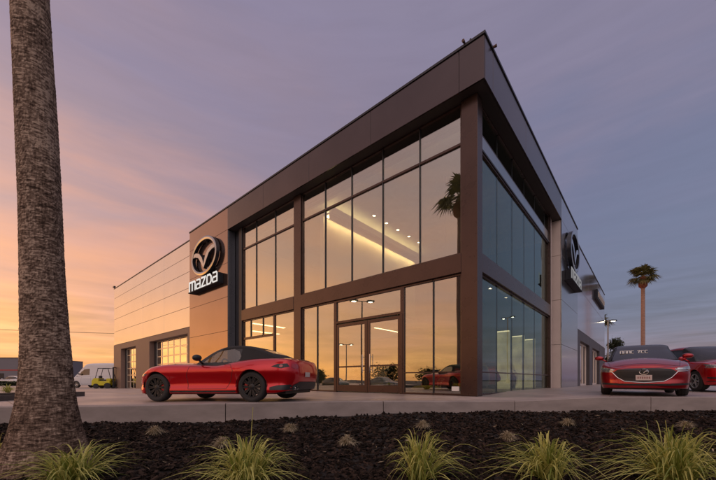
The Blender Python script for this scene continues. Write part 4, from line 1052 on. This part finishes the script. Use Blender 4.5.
    for sx_, sy in [(P.get('seatx', -.25), .36), (P.get('seatx', -.25), -.36)]+([(P['seat2'], .38), (P['seat2'], -.38)] if 'seat2' in P else []):
        m = MB(); h0 = sill+.12; m.bbox(sx_-.02, sx_+.46, sy-.23, sy+.23, h0+.02, h0+.16, .05)
        hs = P.get('seath', .62); m.poly([(sx_-.02,h0+.1),(sx_+.14,h0+.1),(sx_-.12,h0+hs),(sx_-.22,h0+hs)], 'y', sy-.22, sy+.22); m.bbox(sx_-.27, sx_-.17, sy-.13, sy+.13, h0+hs+.02, h0+hs+.19, .03); m.build('seat', LEATHER, t)
    m = MB(); rr = .17; c0 = Vector((hd-.13+P.get('swx', 0), .36, zb0-.02))
    ring = [tuple(c0+Vector((.35*rr*math.sin(2*PI*k/20), rr*math.cos(2*PI*k/20), rr*math.sin(2*PI*k/20)))) for k in range(21)]
    m.tube(ring, .016, 6); m.tube([ring[0], tuple(c0), ring[10]], .015, 6); m.build('steering_wheel', BLACKP, t)
    # wheels
    for i, a in enumerate(ax):
        for s in (1, -1):
            tr_ = hw-P.get('twd', .205)/2-.012
            wheelmesh(t, a, s*tr_, r, P.get('twd', .205), P['rim'], P['rimmat'], s, P.get('spokes', 10), P.get('calip') and (1 if i else -1)*1.0)
    # mirrors
    mx_ = P['mirror']
    for s in (1, -1):
        m = MB(); b = bmesh.new(); bmesh.ops.create_uvsphere(b, u_segments=16, v_segments=10, radius=1)
        y0 = itp(wbt, mx_[0])
        m.bm(b, Matrix.Translation((mx_[0], s*(y0+.17), mx_[1]+.07)) @ Matrix.Diagonal((.075,.115,.068,1)))
        m.tube([(mx_[0]+.02, s*(y0-.02), mx_[1]-.04), (mx_[0]+.01, s*(y0+.10), mx_[1]+.03)], .022, 8)
        m.build('mirror', P.get('mirmat', pm), t, smooth=True)
    return t, bv
def put(t, x, y, rz, z=None): t.location = (x, y, zg(x, y) if z is None else z); t.rotation_euler = (0,0,rz); return t
def settle(t, x, y, rz, wb):
    put(t, x, y, rz); f = Vector((math.cos(rz), math.sin(rz))); l = Vector((-f.y, f.x))
    q = lambda a, b: zg(x+f.x*a+l.x*b, y+f.y*a+l.y*b)
    zf = (q(wb/2,.75)+q(wb/2,-.75))/2; zr = (q(-wb/2,.75)+q(-wb/2,-.75))/2; zl = (q(wb/2,.75)+q(-wb/2,.75))/2; zr2 = (q(wb/2,-.75)+q(-wb/2,-.75))/2
    t.location.z = (zf+zr)/2+.001; t.rotation_euler = (math.atan((zl-zr2)/1.5), math.atan((zr-zf)/wb), rz)
def dec(t, bv, poly, axis, sg, mat, name, off=.006, parent=None, h=.03, th=0):
    m = drape(bv, poly, axis, sg, off, h)
    o = m.build(name, mat, parent or t, smooth=True, fix=False)
    if th: solidify(o, th)
    return o
def carlogo(t, loc, rz, s, mat=CHROME):
    m = MB()
    ring = [(math.cos(2*PI*k/28)*s, 0, math.sin(2*PI*k/28)*s*.78) for k in range(29)]; m.tube(ring, s*.09, 6)
    m.tube([(-.95*s,0,.22*s),(-.5*s,-.0,.25*s),(-.22*s,0,.05*s),(0,0,-.35*s),(.22*s,0,.05*s),(.5*s,0,.25*s),(.95*s,0,.22*s)], s*.085, 6)
    o = m.build('badge', mat, t); o.location = loc; o.rotation_euler = (0,0,rz); return o

# red convertible
PR = dict(wb=2.31, tyre=.308, arch=.345, sill=.175, hw=.862, xf=1.95, xr=-2.06, cf=.62, cr=.42,
    nose=[(.15,.05),(.30,.0),(.42,.0),(.52,.03),(.60,.12),(.72,.25)], tail=[(.25,.10),(.40,.03),(.55,.0),(.70,.01),(.82,.03),(.90,.02)],
    zsh=[(-2.06,.845),(-1.85,.865),(-1.5,.875),(-1.15,.872),(-.75,.83),(-.3,.758),(.2,.785),(.6,.80),(1.0,.80),(1.3,.755),(1.6,.65),(1.8,.565),(1.95,.50)],
    wz=[(.12,.95),(.20,.99),(.26,.995),(.36,.962),(.48,.972),(.62,1.0),(.72,.985),(.80,.94),(.90,.87)], wx=[(-2,.93),(-1.6,.98),(-1.15,.99),(-.5,.955),(0,.95),(.5,.96),(1.1,.99),(1.5,.96),(1.9,.9)],
    bulge=((1.15,.034),(-1.15,.05)), crown=[(-2,.02),(-1.4,.05),(0,.05),(.6,.06),(1.2,.07),(1.9,.05)], flute=.012, nf=2.6, nr=3.6,
    gx=(.24,-1.62), res=2, zr=[(-1.62,.875),(-1.47,.94),(-1.25,1.05),(-1.0,1.15),(-.76,1.195),(-.48,1.197),(-.30,1.165),(-.12,1.085),(.06,.955),(.24,.82)],
    gw=[(-1.62,.48),(-1.3,.60),(-1.0,.66),(-.5,.70),(-.1,.715),(.26,.70)], lean=.16, head=-.26, rhead=-1.1, wcurve=.12, rcurve=.16,
    side=[(-.74,.83),(-.80,.94),(-.72,1.06),(-.58,1.11),(-.35,1.105),(-.18,1.03),(.00,.90),(.08,.83)], rg=(-1.10,-1.40), rgw=.36, door=[(.36,.27),(.40,.55),(.33,.755),(-.66,.77),(-.74,.64),(-.66,.42),(-.56,.27)],
    hoodx=(1.55,.42), hoody=lambda x: .60-.10*max(0, (x-.9)), deck=(-1.45,-1.9), roofmat=FABRIC, roofname='soft_top', paint=RED, rimmat=RIMB, rim=.222, spokes=10, calip=True, mirror=(.08,.85), mirmat=BLACKP,
    fabric_from=-.78, seatx=-.52, seath=.57, swx=.12, rf=.075, lipr=.06)
conv, bv = make_car(PR, 'glossy red two seat convertible with closed black soft top parked by the kerb', 'car', 'convertible_car')
# rear lamps, bumper, plate, handle, sill, antenna
for s in (1, -1):
    dec(conv, bv, [(-1.60,.705),(-1.72,.755),(-1.90,.765),(-1.94,.70),(-1.80,.665)], 'y', s, BLACKP, 'lamp_surround', .004)
    for c, r_ in ((-1.80,.034),):
        dec(conv, bv, [(c+r_*math.cos(a*PI/8), .715+r_*.9*math.sin(a*PI/8)) for a in range(16)], 'y', s, REDL, 'tail_light', .012, h=.012)
    dec(conv, bv, [(s*a, b) for a, b in ((.46,.69),(.50,.755),(.66,.765),(.70,.69),(.62,.655))], 'x', -1, REDL, 'tail_light', .006)
    dec(conv, bv, [(s*a, b) for a, b in ((.25,.60),(.25,.50),(-.0,.50),(-.0,.60))] if s > 0 else [(-.0,.60),(-.25,.60),(-.25,.50),(-.0,.50)], 'x', -1, PLATE, 'licence_plate', .012) if s > 0 else None
    dec(conv, bv, [(1.36,.60),(1.62,.615),(1.66,.575),(1.50,.555)], 'y', s, LENS, 'headlight', .004)
    h = bv.ray_cast(Vector((-.42, s*4, .755)), Vector((0,-s,0)))[0]
    m = MB(); m.tube([(-.49, h.y+s*.004, .755), (-.54, h.y+s*.022, .758), (-.62, h.y+s*.022, .758), (-.67, h.y+s*.004, .755)], .009, 6); m.build('door_handle', RED, conv)
    dec(conv, bv, [(.79,.20),(.79,.235),(-.80,.235),(-.80,.20)], 'y', s, BLACKP, 'sill_trim', .010)
    dec(conv, bv, [(1.02+.0,.545),(1.10,.55),(1.10,.53),(1.03,.528)], 'y', s, LENS, 'side_marker', .004) if False else None
m = MB(); m.box(0,0,0,0,0,0)
dec(conv, bv, [(-.62,.235),(-.62,.33),(-.42,.40),(.42,.40),(.62,.33),(.62,.235)], 'x', -1, BLACKP, 'rear_diffuser', .010)
for s in (1, -1):
    dec(conv, bv, [(-1.56,.24),(-1.56,.30),(-1.72,.335),(-1.94,.345),(-1.94,.24)], 'y', s, BLACKP, 'rear_diffuser', .008)
m = MB(); m.lathe([(.038,-1.99),(.042,-1.99),(.042,-1.85),(.038,-1.85)], 16, 'X', (0,.52,.27)); m.lathe([(.038,-1.99),(.042,-1.99),(.042,-1.85),(.038,-1.85)], 16, 'X', (0,.42,.27)); m.build('exhaust', CHROME, conv)
m = MB(); m.tube([(-1.62,-.55,.93),(-1.70,-.55,1.18)], .004, 5); m.build('antenna', BLACKP, conv)
dec(conv, bv, [(-.3,.855),(-.3,.87),(.3,.87),(.3,.855)], 'x', -1, BLACKP, 'boot_lip', .01)
carlogo(conv, (-1.985,0,.76), R(90), .055)
AA = R(14.0); HD = YAW+PI-AA; F_ = Vector((math.cos(HD), math.sin(HD))); Rt_ = Vector((F_.y, -F_.x))
rw_ = Vector(site(253.5, 6.78)); mid = rw_ + F_*1.155 + Rt_*.76
settle(conv, mid.x, mid.y, HD, 2.31)

# red saloon facing the kerb
PS = dict(wb=2.725, tyre=.328, arch=.375, sill=.18, hw=.888, xf=2.26, xr=-2.38, cf=.62, cr=.5, lipf=.02,
    nose=[(.15,.06),(.28,.0),(.42,.01),(.55,.0),(.68,.01),(.76,.09),(.85,.2)], tail=[(.3,.1),(.45,0),(.8,.02),(1.0,.05)],
    zsh=[(-2.38,1.0),(-2.1,1.02),(-1.5,1.0),(-.8,.96),(0,.945),(.6,.935),(1.1,.915),(1.5,.875),(1.85,.82),(2.1,.755),(2.26,.70)],
    wz=[(.12,.94),(.25,.975),(.45,1.0),(.65,1.0),(.80,.965),(.95,.89)], wx=[(-2.3,.93),(-1.4,1.0),(0,.985),(1.36,1.0),(1.9,.975),(2.3,.93)],
    bulge=((1.36,.012),(-1.36,.018)), crown=[(-2.3,.03),(-1,.05),(.6,.07),(1.5,.10),(2.1,.07),(2.3,.05)], flute=.006, nf=3.0, nr=3.0,
    gx=(1.12,-1.95), zr=[(-1.95,1.03),(-1.6,1.16),(-1.2,1.31),(-.8,1.41),(-.35,1.445),(0,1.44),(.25,1.40),(.6,1.22),(.9,1.06),(1.12,.945)],
    gw=[(-1.95,.62),(-1.3,.74),(0,.79),(.7,.78),(1.12,.74)], lean=.20, head=.27, rhead=-1.0, wcurve=.18, rcurve=.16,
    side=[(-.30,.96),(-.30,1.31),(.10,1.30),(.40,1.17),(.75,.98)], side2=[(-.38,.97),(-.38,1.31),(-.9,1.27),(-1.25,1.13),(-1.2,1.02)], rg=(-1.05,-1.8),
    door=[(.95,.27),(1.0,.6),(.88,.90),(-.30,.93),(-.34,.27)], door2=[(-.37,.27),(-.34,.93),(-1.25,.96),(-1.2,.70),(-1.0,.50),(-.92,.27)], hoodx=(2.06,1.16), hoody=lambda x: .74-.12*max(0, x-1.4),
    roofmat=REDD, paint=REDD, rimmat=RIMS, rim=.235, spokes=8, mirror=(.80,.97), glass=CARGLM, seatx=-.05, seat2=-.95, seath=.68, fabric_from=-9, twd=.215, rf=.06)
def saloon(P, label, name='saloon_car', plate=True):
    t, bv = make_car(P, label, 'car', name)
    up = P.get('zo', 0); k = P.get('zk', 1.0); kw = P['hw']/.888
    q = lambda L: [(a*kw, b*k+up) for a, b in L]
    grille = q([(-.50,.665),(-.30,.685),(0,.692),(.30,.685),(.50,.665),(.60,.60),(.50,.47),(.36,.375),(0,.345),(-.36,.375),(-.50,.47),(-.60,.60)])
    dec(t, bv, grille, 'x', 1, BLACKP, 'grille', .008)
    ed = q([(-.86,.625),(-.62,.60),(-.51,.46),(-.37,.365),(0,.333),(.37,.365),(.51,.46),(.62,.60),(.86,.625)])
    m = MB(); line = []
    for a, b in zip(ed, ed[1:]):
        for j in range(6):
            y = a[0]+(b[0]-a[0])*j/6; z = a[1]+(b[1]-a[1])*j/6; h = bv.ray_cast(Vector((4,y,z)), Vector((-1,0,0)))
            if h[0]: line.append(tuple(h[0]+Vector((.008,0,0))))
    m.tube(line, .011, 6); m.build('grille_trim', CHROME, t, smooth=True)
    m = MB()
    for j in range(9):
        z = (.38+.033*j)*k+up; w_ = .36+.22*min(1, (z-up-.35)/.22); line = []
        for i in range(13):
            y = (-w_+2*w_*i/12)*.93*kw; h = bv.ray_cast(Vector((4,y,z)), Vector((-1,0,0)))
            if h[0]: line.append(tuple(h[0]+Vector((.010,0,0))))
        m.tube(line, .004, 4)
    m.build('grille_mesh', DARKMETAL, t)
    for s in (1, -1):
        hl = q([(s*a, b) for a, b in ((.56,.665),(.64,.700),(.80,.715),(.872,.715),(.872,.66),(.78,.635),(.62,.612))])
        dec(t, bv, hl, 'x', 1, LENS, 'headlight', .006)
        dec(t, bv, [((a-2.26)+P['xf'], b*k+up) for a, b in ((1.72,.735),(2.02,.725),(2.14,.69),(2.08,.655),(1.9,.665))], 'y', s, LENS, 'headlight', .006)
        m = MB(); line = []
        for y in [.60+.05*i for i in range(6)]:
            h = bv.ray_cast(Vector((4,s*y*kw,.672*k+up)), Vector((-1,0,0)))
            if h[0]: line.append(tuple(h[0]+Vector((.014,0,0))))
        if len(line) > 1: m.tube(line, .014, 6); m.build('lamp_tube', CHROME, t)
        dec(t, bv, q([(s*a, b) for a, b in ((.50,.315),(.84,.33),(.86,.285),(.50,.265))]), 'x', 1, BLACKP, 'air_intake', .006)
    dec(t, bv, q([(-.50,.305),(.50,.305),(.52,.262),(-.52,.262)]), 'x', 1, BLACKP, 'air_intake', .006)
    dec(t, bv, q([(-.86,.20),(.86,.20),(.84,.182),(-.84,.182)]), 'x', 1, BLACKP, 'chin_trim', .012)
    h = bv.ray_cast(Vector((4,0,.60*k+up)), Vector((-1,0,0)))[0]; carlogo(t, (h.x+.02,0,.60*k+up), R(90), .085)
    if plate:
        h = bv.ray_cast(Vector((4,0,.43*k+up)), Vector((-1,0,0)))[0]; m = MB(); m.bbox(h.x+.012, h.x+.024, -.155, .155, .39*k+up, .52*k+up, .004); pl = m.build('licence_plate', PLATE, t)
        m = MB()
        for i in range(6): m.bbox(h.x+.0235, h.x+.0262, -.12+.042*i, -.092+.042*i, .43*k+up, .48*k+up, .001)
        m.build('plate_characters', pmat('plate_ink', (.30,.16,.15), .6) if 'plate_ink' not in MATS else MATS['plate_ink'], pl)
    for s in (1, -1):
        dec(t, bv, [(P['xr']+.02,.86*k+up),(P['xr']+.35,.90*k+up),(P['xr']+.38,.82*k+up),(P['xr']+.02,.78*k+up)], 'y', s, REDL, 'tail_light', .006)
        for dx in (-.15,-1.1):
            h = bv.ray_cast(Vector((dx, s*4, .84*k+up)), Vector((0,-s,0)))[0]
            m = MB(); m.tube([(dx+.09,h.y+s*.002,.84*k+up),(dx+.06,h.y+s*.03,.843*k+up),(dx-.06,h.y+s*.03,.843*k+up),(dx-.09,h.y+s*.002,.84*k+up)], .010, 6); m.build('door_handle', P['paint'], t)
    return t, bv
sal, bvs = saloon(PS, 'deep red saloon facing the kerb with white lettering in its windscreen')
# white lettering on the windscreen (illegible in the photograph)
m = MB()
rl = random.Random(2)
for i in range(7):
    y0 = (-.42+.08*i) if i < 4 else (-.36+.08*i); zc = 1.19; xx = .80
    st = rl.choice([[(-.5,-.5),(-.5,.5),(.4,.5),(.4,-.5)], [(-.5,.5),(.4,.5),(-.1,.0),(-.1,-.5)], [(.4,.5),(-.5,.5),(-.5,-.5),(.4,-.5)], [(-.5,-.5),(0,.5),(.45,-.5)]])
    pts = [(xx-.95*(b*.10)+.02*abs(y0), y0+a*.06, zc+b*.08) for a, b in st]; m.tube(pts, .013, 4)
m.build('windscreen_lettering', WHITEP, sal)
sx, sy = site(636.5, 8.35)
settle(sal, sx+.02, sy+2.2, R(-90+3.0), 2.725)
# red crossover at the right
PV = dict(PS); PV.update(wb=2.70, tyre=.362, arch=.41, sill=.23, hw=.92, xf=2.28, xr=-2.28, nose=[(.2,.08),(.35,.0),(.6,.01),(.85,.02),(.95,.09),(1.05,.2)],
    tail=[(.3,.1),(.5,0),(.9,.02),(1.2,.1)],
    zsh=[(-2.28,1.12),(-1.5,1.13),(-.8,1.10),(0,1.08),(.6,1.07),(1.1,1.05),(1.5,1.02),(1.85,.98),(2.1,.92),(2.28,.86)], wz=[(.12,.94),(.3,.975),(.55,1.0),(.8,1.0),(.95,.97),(1.15,.89)],
    gx=(1.10,-2.15), zr=[(-2.15,1.20),(-2.0,1.40),(-1.75,1.56),(-1.3,1.64),(-.5,1.68),(0,1.675),(.25,1.63),(.6,1.43),(.9,1.22),(1.10,1.07)], gw=[(-2.15,.68),(-1.3,.78),(0,.82),(.7,.80),(1.10,.75)],
    lean=.22, head=.25, rhead=-1.75, side=[(-.30,1.09),(-.30,1.53),(.10,1.52),(.40,1.38),(.75,1.13)], side2=[(-.38,1.10),(-.38,1.53),(-1.1,1.50),(-1.5,1.38),(-1.45,1.16)], rg=(-1.8,-2.08),
    door=[(.95,.35),(1.0,.7),(.88,1.04),(-.30,1.07),(-.34,.35)], door2=[(-.37,.35),(-.34,1.07),(-1.25,1.09),(-1.15,.80),(-1.0,.6),(-.92,.35)], rim=.245, spokes=5, mirror=(.80,1.12), paint=RED, roofmat=RED,
    seat2=-.95, seath=.75, zo=.14, zk=1.08, twd=.225, glass=CARGLM)
suv, bvv = saloon(PV, 'tall bright red crossover cut off by the right edge behind the red saloon', 'crossover_car')
hd = R(-90+24); wx_, wy_ = site(698, 11.7)
f_ = Vector((math.cos(hd), math.sin(hd))); r_ = Vector((f_.y, -f_.x)); c_ = Vector((wx_, wy_))-f_*1.35-r_*.80
settle(suv, c_.x, c_.y, hd, 2.7)
# black saloon inside the showroom
PB = dict(PS); PB.update(paint=BLACKCAR, roofmat=BLACKCAR, glass=CARGLD)
blk, _ = saloon(PB, 'black saloon on show inside, behind the glass at the corner column', plate=False)
put(blk, -3.1, 3.3, R(158), .012)
dk, _ = saloon(dict(PB, paint=REDD, roofmat=REDD), 'dark red car on show deep inside, behind the side glazing', plate=False)
put(dk, -2.2, 8.7, R(100), .012)
# cars across the street, seen in the mirror glass only
for i, (xx, yy, a) in enumerate(((-20,-22,15),(-27,-21,12),(-34,-20,12))):
    c = copytree(blk); c['label'] = 'dark parked car across the street, seen only mirrored low in the front glass'; c['group'] = 'parked cars mirrored in the front glass'; put(c, xx, yy, R(a), -.6)

# white van at the far left
PW = dict(wb=3.66, tyre=.345, arch=.40, sill=.30, hw=.99, xf=2.85, xr=-3.0, cf=.8, cr=.25, nose=[(.2,.1),(.5,0),(.8,.05),(1.0,.22),(1.2,.45)], tail=[(.3,0),(1.3,0)],
    zsh=[(-3,1.28),(0,1.28),(1.2,1.26),(1.8,1.20),(2.3,1.08),(2.7,.95),(2.85,.9)], wz=[(.2,.96),(.6,1.0),(1.0,1.0),(1.3,.975)], wx=[(-3,.99),(0,1),(2,1),(2.85,.93)], crown=[(-3,.02),(1.5,.04),(2.85,.06)],
    gx=(2.15,-2.98), zr=[(-2.98,2.60),(-2,2.66),(0,2.66),(.7,2.62),(.95,2.52),(1.3,2.15),(1.75,1.62),(2.15,1.18)], gw=[(-2.98,.965),(0,.965),(1.2,.95),(2.15,.86)], lean=.12, head=1.0, rhead=-2.9, wcurve=.25, rcurve=.02,
    side=[(.35,1.32),(.35,2.0),(1.0,2.0),(1.35,1.72),(1.6,1.42),(1.3,1.33)], rg=(9,9), door=[(1.25,.4),(1.35,.8),(1.2,1.2),(.2,1.2),(.15,.4)], hoodx=(2.7,2.0), hoody=lambda x: .75, roofmat=WHITECAR, paint=WHITECAR,
    rimmat=RIMS, rim=.20, spokes=6, mirror=(1.45,1.42), mirmat=BLACKP, glass=CARGLD, frame=WHITECAR, fabric_from=9, seatx=.3, seath=.8, twd=.22, frame_dark=False)
van, bvw = make_car(PW, 'white high roofed van parked beyond the far end of the pale wing', 'van', 'delivery_van')
for s in (1, -1): dec(van, bvw, [(2.25,.85),(2.5,.98),(2.72,.92),(2.7,.80),(2.5,.76)], 'y', s, LENS, 'headlight', .006)
dec(van, bvw, [(-.6,.5),(-.6,.78),(.6,.78),(.6,.5)], 'x', 1, BLACKP, 'grille', .01); dec(van, bvw, [(-.8,.32),(-.85,.45),(.85,.45),(.8,.32)], 'x', 1, BLACKP, 'bumper', .02)
vx, vy = site(100, 37.0); put(van, vx, vy, R(180)+YAW-R(4)+R(0))
# yellow forklift beside the wing end
fx, fy = site(107.5, 33.2); t = thing('forklift', 'lime yellow forklift at the far end of the pale wing beside the white van', 'forklift', (fx, fy, zg(fx, fy)), YAW+R(10))
m = MB(); m.bbox(-1.0,.45,-.5,.5,.28,.72,.06); m.poly([(-1.15,.3),(-.55,.3),(-.55,1.02),(-.95,1.02),(-1.15,.75)], 'y', -.48, .48); m.bbox(.1,.5,-.45,.45,.72,.98,.05); m.build('body', YELLOW, t)
m = MB()
for y in (-.42,.42): m.tube([(-.85,y,1.0),(-.62,y,1.95),(.25,y,1.98),(.5,y,.95)], .03, 6)
m.bbox(-.65,.28,-.46,.46,1.96,2.0); m.build('cage', BLACKP, t)
m = MB()
for y in (-.3,.3): m.bbox(.62,.72,y-.06,y+.06,.1,2.1)
m.bbox(.63,.70,-.3,.3,2.02,2.1); m.bbox(.63,.70,-.3,.3,.3,.38); m.build('mast', BLACKP, t)
for y in (-.2,.2):
    m = MB(); m.poly([(.74,.08),(1.7,.08),(1.7,.11),(.8,.13),(.8,.7),(.74,.7)], 'y', y-.05, y+.05); m.build('fork', DARKMETAL, t)
for xx, rr in ((.25,.28),(-.75,.24)):
    for y in (-.5,.5):
        m = MB(); m.lathe([(0,-.09),(rr*.6,-.09),(rr,-.08),(rr,.08),(rr*.6,.09),(0,.09)], 20, 'Y', (xx,y,rr)); m.build('wheel', TYRE, t, smooth=40)
m = MB(); m.bbox(-.6,-.15,-.24,.24,.74,.88,.03); m.bbox(-.68,-.56,-.24,.24,.8,1.25,.03); m.build('seat', LEATHER, t)

# ------------------------------------------------------------------ lamp posts
def post(x, y, z, H, label, group, heads=2, hl=.75, rz=0, lit=True):
    t = thing('lamp_post', label, 'street lamp', (x, y, z), rz, group)
    m = MB(); m.lathe([(0,0),(.28,0),(.28,.6),(0,.6)], 20); m.build('base', CONC, t)
    m = MB(); m.tube([(0,0,.6),(0,0,H)], [.085,.06], 10); m.tube([(-hl if heads > 1 else 0,0,H),(hl,0,H)], .04, 6); m.build('pole', POLE, t)
    for s in ((1,-1) if heads > 1 else (1,)):
        m = MB(); m.bbox(s*hl-.34, s*hl+.34, -.2, .2, H-.05, H+.1, .03); hd_ = m.build('lamp_head', DARKMETAL, t)
        m = MB(); m.lathe([(0,H-.065),(.2,H-.065),(.2,H-.055),(0,H-.055)], 16, c=(s*hl,0,0)); m.build('lens', LAMPE, hd_)
    return t
vx, vy = site(362, 29.8); post(vx, .26-vy, -.5, 8.0, 'double headed lamp post, the taller one mirrored above the entrance doors', 'lamp posts of the car park', rz=YAW+R(-95))
vx, vy = site(346, 50); post(vx, .26-vy, -.5, 6.3, 'double headed lamp post, the smaller one mirrored in the left entrance door', 'lamp posts of the car park', rz=YAW+R(-90))
vx, vy = site(508, 50); post(-.26-vx, vy, 0, 9.8, 'double headed lamp post mirrored in the lower side glazing', 'lamp posts of the car park', rz=R(20))
vx, vy = site(608, 38); post(vx+.0, vy, 0, 7.25, 'lit lamp post standing right of the far wing', 'lamp posts of the car park', rz=R(10)+YAW, hl=.7)
for (px, D, z_, lb) in ((650, 62, 6.9, 'lit lamp head just above the roof of the red saloon'), (714, 60, 5.8, 'lit lamp head above the crossover at the right edge')):
    vx, vy = site(px, D); post(vx, vy, 0, z_, lb, 'lamp posts of the car park', rz=YAW, hl=.7)

# ------------------------------------------------------------------ far left: long grey building, cable, car
ax_, ay_ = site(-120, 84); bx_, by_ = site(24, 84); cx_, cy_ = site(28, 92); dx_, dy_ = site(112, 110)
t = thing('warehouse', 'long low grey warehouse with a thin red stripe at the left horizon', 'building', (0,0,0))
def wallbox(a, b, th, z0, z1, mat, nm, off=0):
    a = Vector(a); b = Vector(b); d = (b-a).normalized(); n_ = Vector((-d.y, d.x)); n_ = n_ if n_.dot(FW) > 0 else -n_
    m = MB(); quadbox(m, [a-n_*off, b-n_*off, b+n_*th, a+n_*th], z0, z1); return m.build(nm, mat, t)
wallbox((ax_,ay_), (bx_,by_), 18, -.6, 6.0, FARBLD, 'wall'); wallbox((ax_,ay_), (bx_,by_), .02, 2.85, 3.15, STRIPE, 'stripe', .03); wallbox((ax_,ay_), (bx_,by_), 18.1, 6.0, 6.15, DARKMETAL, 'roof_edge', .1)
wallbox((cx_,cy_), (dx_,dy_), 14, -.6, 4.1, FARBLD, 'wall')
for k in range(5):
    px = -100+24*k; a = site(px, 84); b = site(px+8, 84); wallbox(a, b, .01, .2, 2.2, DARKMETAL, 'window', .04)
wc = copytree(sal); wc['label'] = 'pale car parked before the long grey warehouse at the left edge'; wc.name = 'saloon_car'
def repaint(o, a, b):
    for ch in o.children_recursive:
        if ch.type == 'MESH' and any(s.material in a for s in ch.material_slots):
            ch.data = ch.data.copy()
            for i, mm in enumerate(ch.data.materials):
                if mm in a: ch.data.materials[i] = b
for ch in list(wc.children):
    if ch.name.startswith('windscreen_lettering'): bpy.data.objects.remove(ch)
repaint(wc, (RED, REDD), WHITECAR)
vx, vy = site(14, 50); put(wc, vx, vy, YAW+R(170))
def polewood(x, y, H, label):
    t = thing('utility_pole', label, 'utility pole', (x, y, -.5), YAW, 'utility poles of the street')
    m = MB(); m.tube([(0,0,0),(0,0,H+.5)], [.17,.11], 10); m.build('pole', WOOD, t); m = MB(); m.bbox(-1.1,1.1,-.06,.06,H-.2,H-.06); m.build('crossarm', WOOD, t)
pa = site(-330, 45); pb = site(190, 62); polewood(pa[0], pa[1], 10.2, 'wooden utility pole beyond the left edge of the photo carrying the cable'); polewood(pb[0], pb[1], 9.0, 'wooden utility pole hidden behind the pale wing')
A = Vector((pa[0], pa[1], 10.0)); B = Vector((pb[0], pb[1], 8.9))
m = MB(); m.tube([tuple(A+(B-A)*k/30-Vector((0,0,1.0*4*(k/30)*(1-k/30)*.7))) for k in range(31)], .035, 5); tag(m.build('overhead_cable', WIRE), 'thin black overhead cable crossing the sunset sky behind the palm trunk', 'cable')

# ------------------------------------------------------------------ inside: counter, plants, yellow machine
def planter(px, D, label, s=1.0, seed=1):
    x, y = site(px, D); rnd = random.Random(seed)
    t = thing('potted_plant', label, 'plant', (x, y, .012), 0, 'potted plants in the showroom')
    m = MB(); m.lathe([(0,0),(.16*s,0),(.22*s,.42*s),(.20*s,.42*s),(.18*s,.38*s),(0,.38*s)], 20); m.build('pot', INDARK, t, smooth=40)
    m = MB(); tn = []
    for i in range(70):
        a = rnd.uniform(0, 2*PI); e = rnd.uniform(.2, 1.4); l = rnd.uniform(.4, .95)*s; d = Vector((math.cos(a)*math.cos(e), math.sin(a)*math.cos(e), math.sin(e))); q = d.cross(Vector((0,0,1))).normalized()*.05*s
        p0 = Vector((0,0,.4*s)); p1 = p0+d*l*.6; p2 = p0+d*l+Vector((0,0,-.12*s)); o = len(m.v); m.v += [tuple(p0), tuple(p1-q), tuple(p2), tuple(p1+q)]; m.f.append((o,o+1,o+2,o+3)); tn += [rnd.random()]*4
    m.build('leaves', LEAFD, t, tones=tn, fix=False)
planter(361, 17.8, 'leafy potted plant behind the middle of the entrance doors', 1.25, 1); planter(392, 16.2, 'leafy potted plant behind the right hand entrance door', 1.1, 2)
x, y = site(350, 18.6)
t = thing('reception_desk', 'white reception desk behind the left entrance door', 'desk', (x, y, .012), YAW)
m = MB(); m.bbox(-.75,.75,-.3,.3,.1,1.12,.02); m.build('front_panel', WHITEP, t); m = MB(); m.bbox(-.82,.82,-.36,.36,1.12,1.17,.01); m.build('counter_top', INWALL, t); m = MB(); m.box(-.7,.7,-.26,.26,0,.1); m.build('plinth', BLACKP, t)
x, y = site(378, 19.5)
t = thing('display_plinth', 'white display plinth behind the right hand entrance door', 'plinth', (x, y, .012), YAW)
m = MB(); m.bbox(-.6,.6,-.25,.25,.0,1.6,.02); m.build('panel', WHITEP, t); m = MB(); m.bbox(-.5,.5,-.27,-.252,.7,1.5,.004); m.build('poster', pmat('poster_print', (.35,.38,.36), .5, 0, .5, 9), t)
x, y = site(418, 13.1)
t = thing('floor_machine', 'low yellow machine with a black wheel and slanted handle inside by the corner glass', 'machine', (-2.0, .85, .012), R(0))
m = MB(); b = bmesh.new(); bmesh.ops.create_uvsphere(b, u_segments=24, v_segments=12, radius=1); m.bm(b, Matrix.Translation((-.15,0,.17)) @ Matrix.Diagonal((.62,.2,.12,1))); m.bbox(.85,1.35,-.12,.12,.22,.36,.05); m.build('shell', YELLOW2, t, smooth=45)
m = MB(); m.lathe([(0,-.09),(.17,-.09),(.24,-.06),(.24,.06),(.17,.09),(0,.09)], 24, 'Y', (.68,0,.25)); m.build('wheel', TYRE, t, smooth=40)
m = MB(); m.tube([(1.2,0,.3),(1.5,0,.95),(1.62,0,.97)], .022, 8); m.tube([(.2,0,.2),(1.1,0,.3)], .03, 8); m.build('handle', ALU, t)
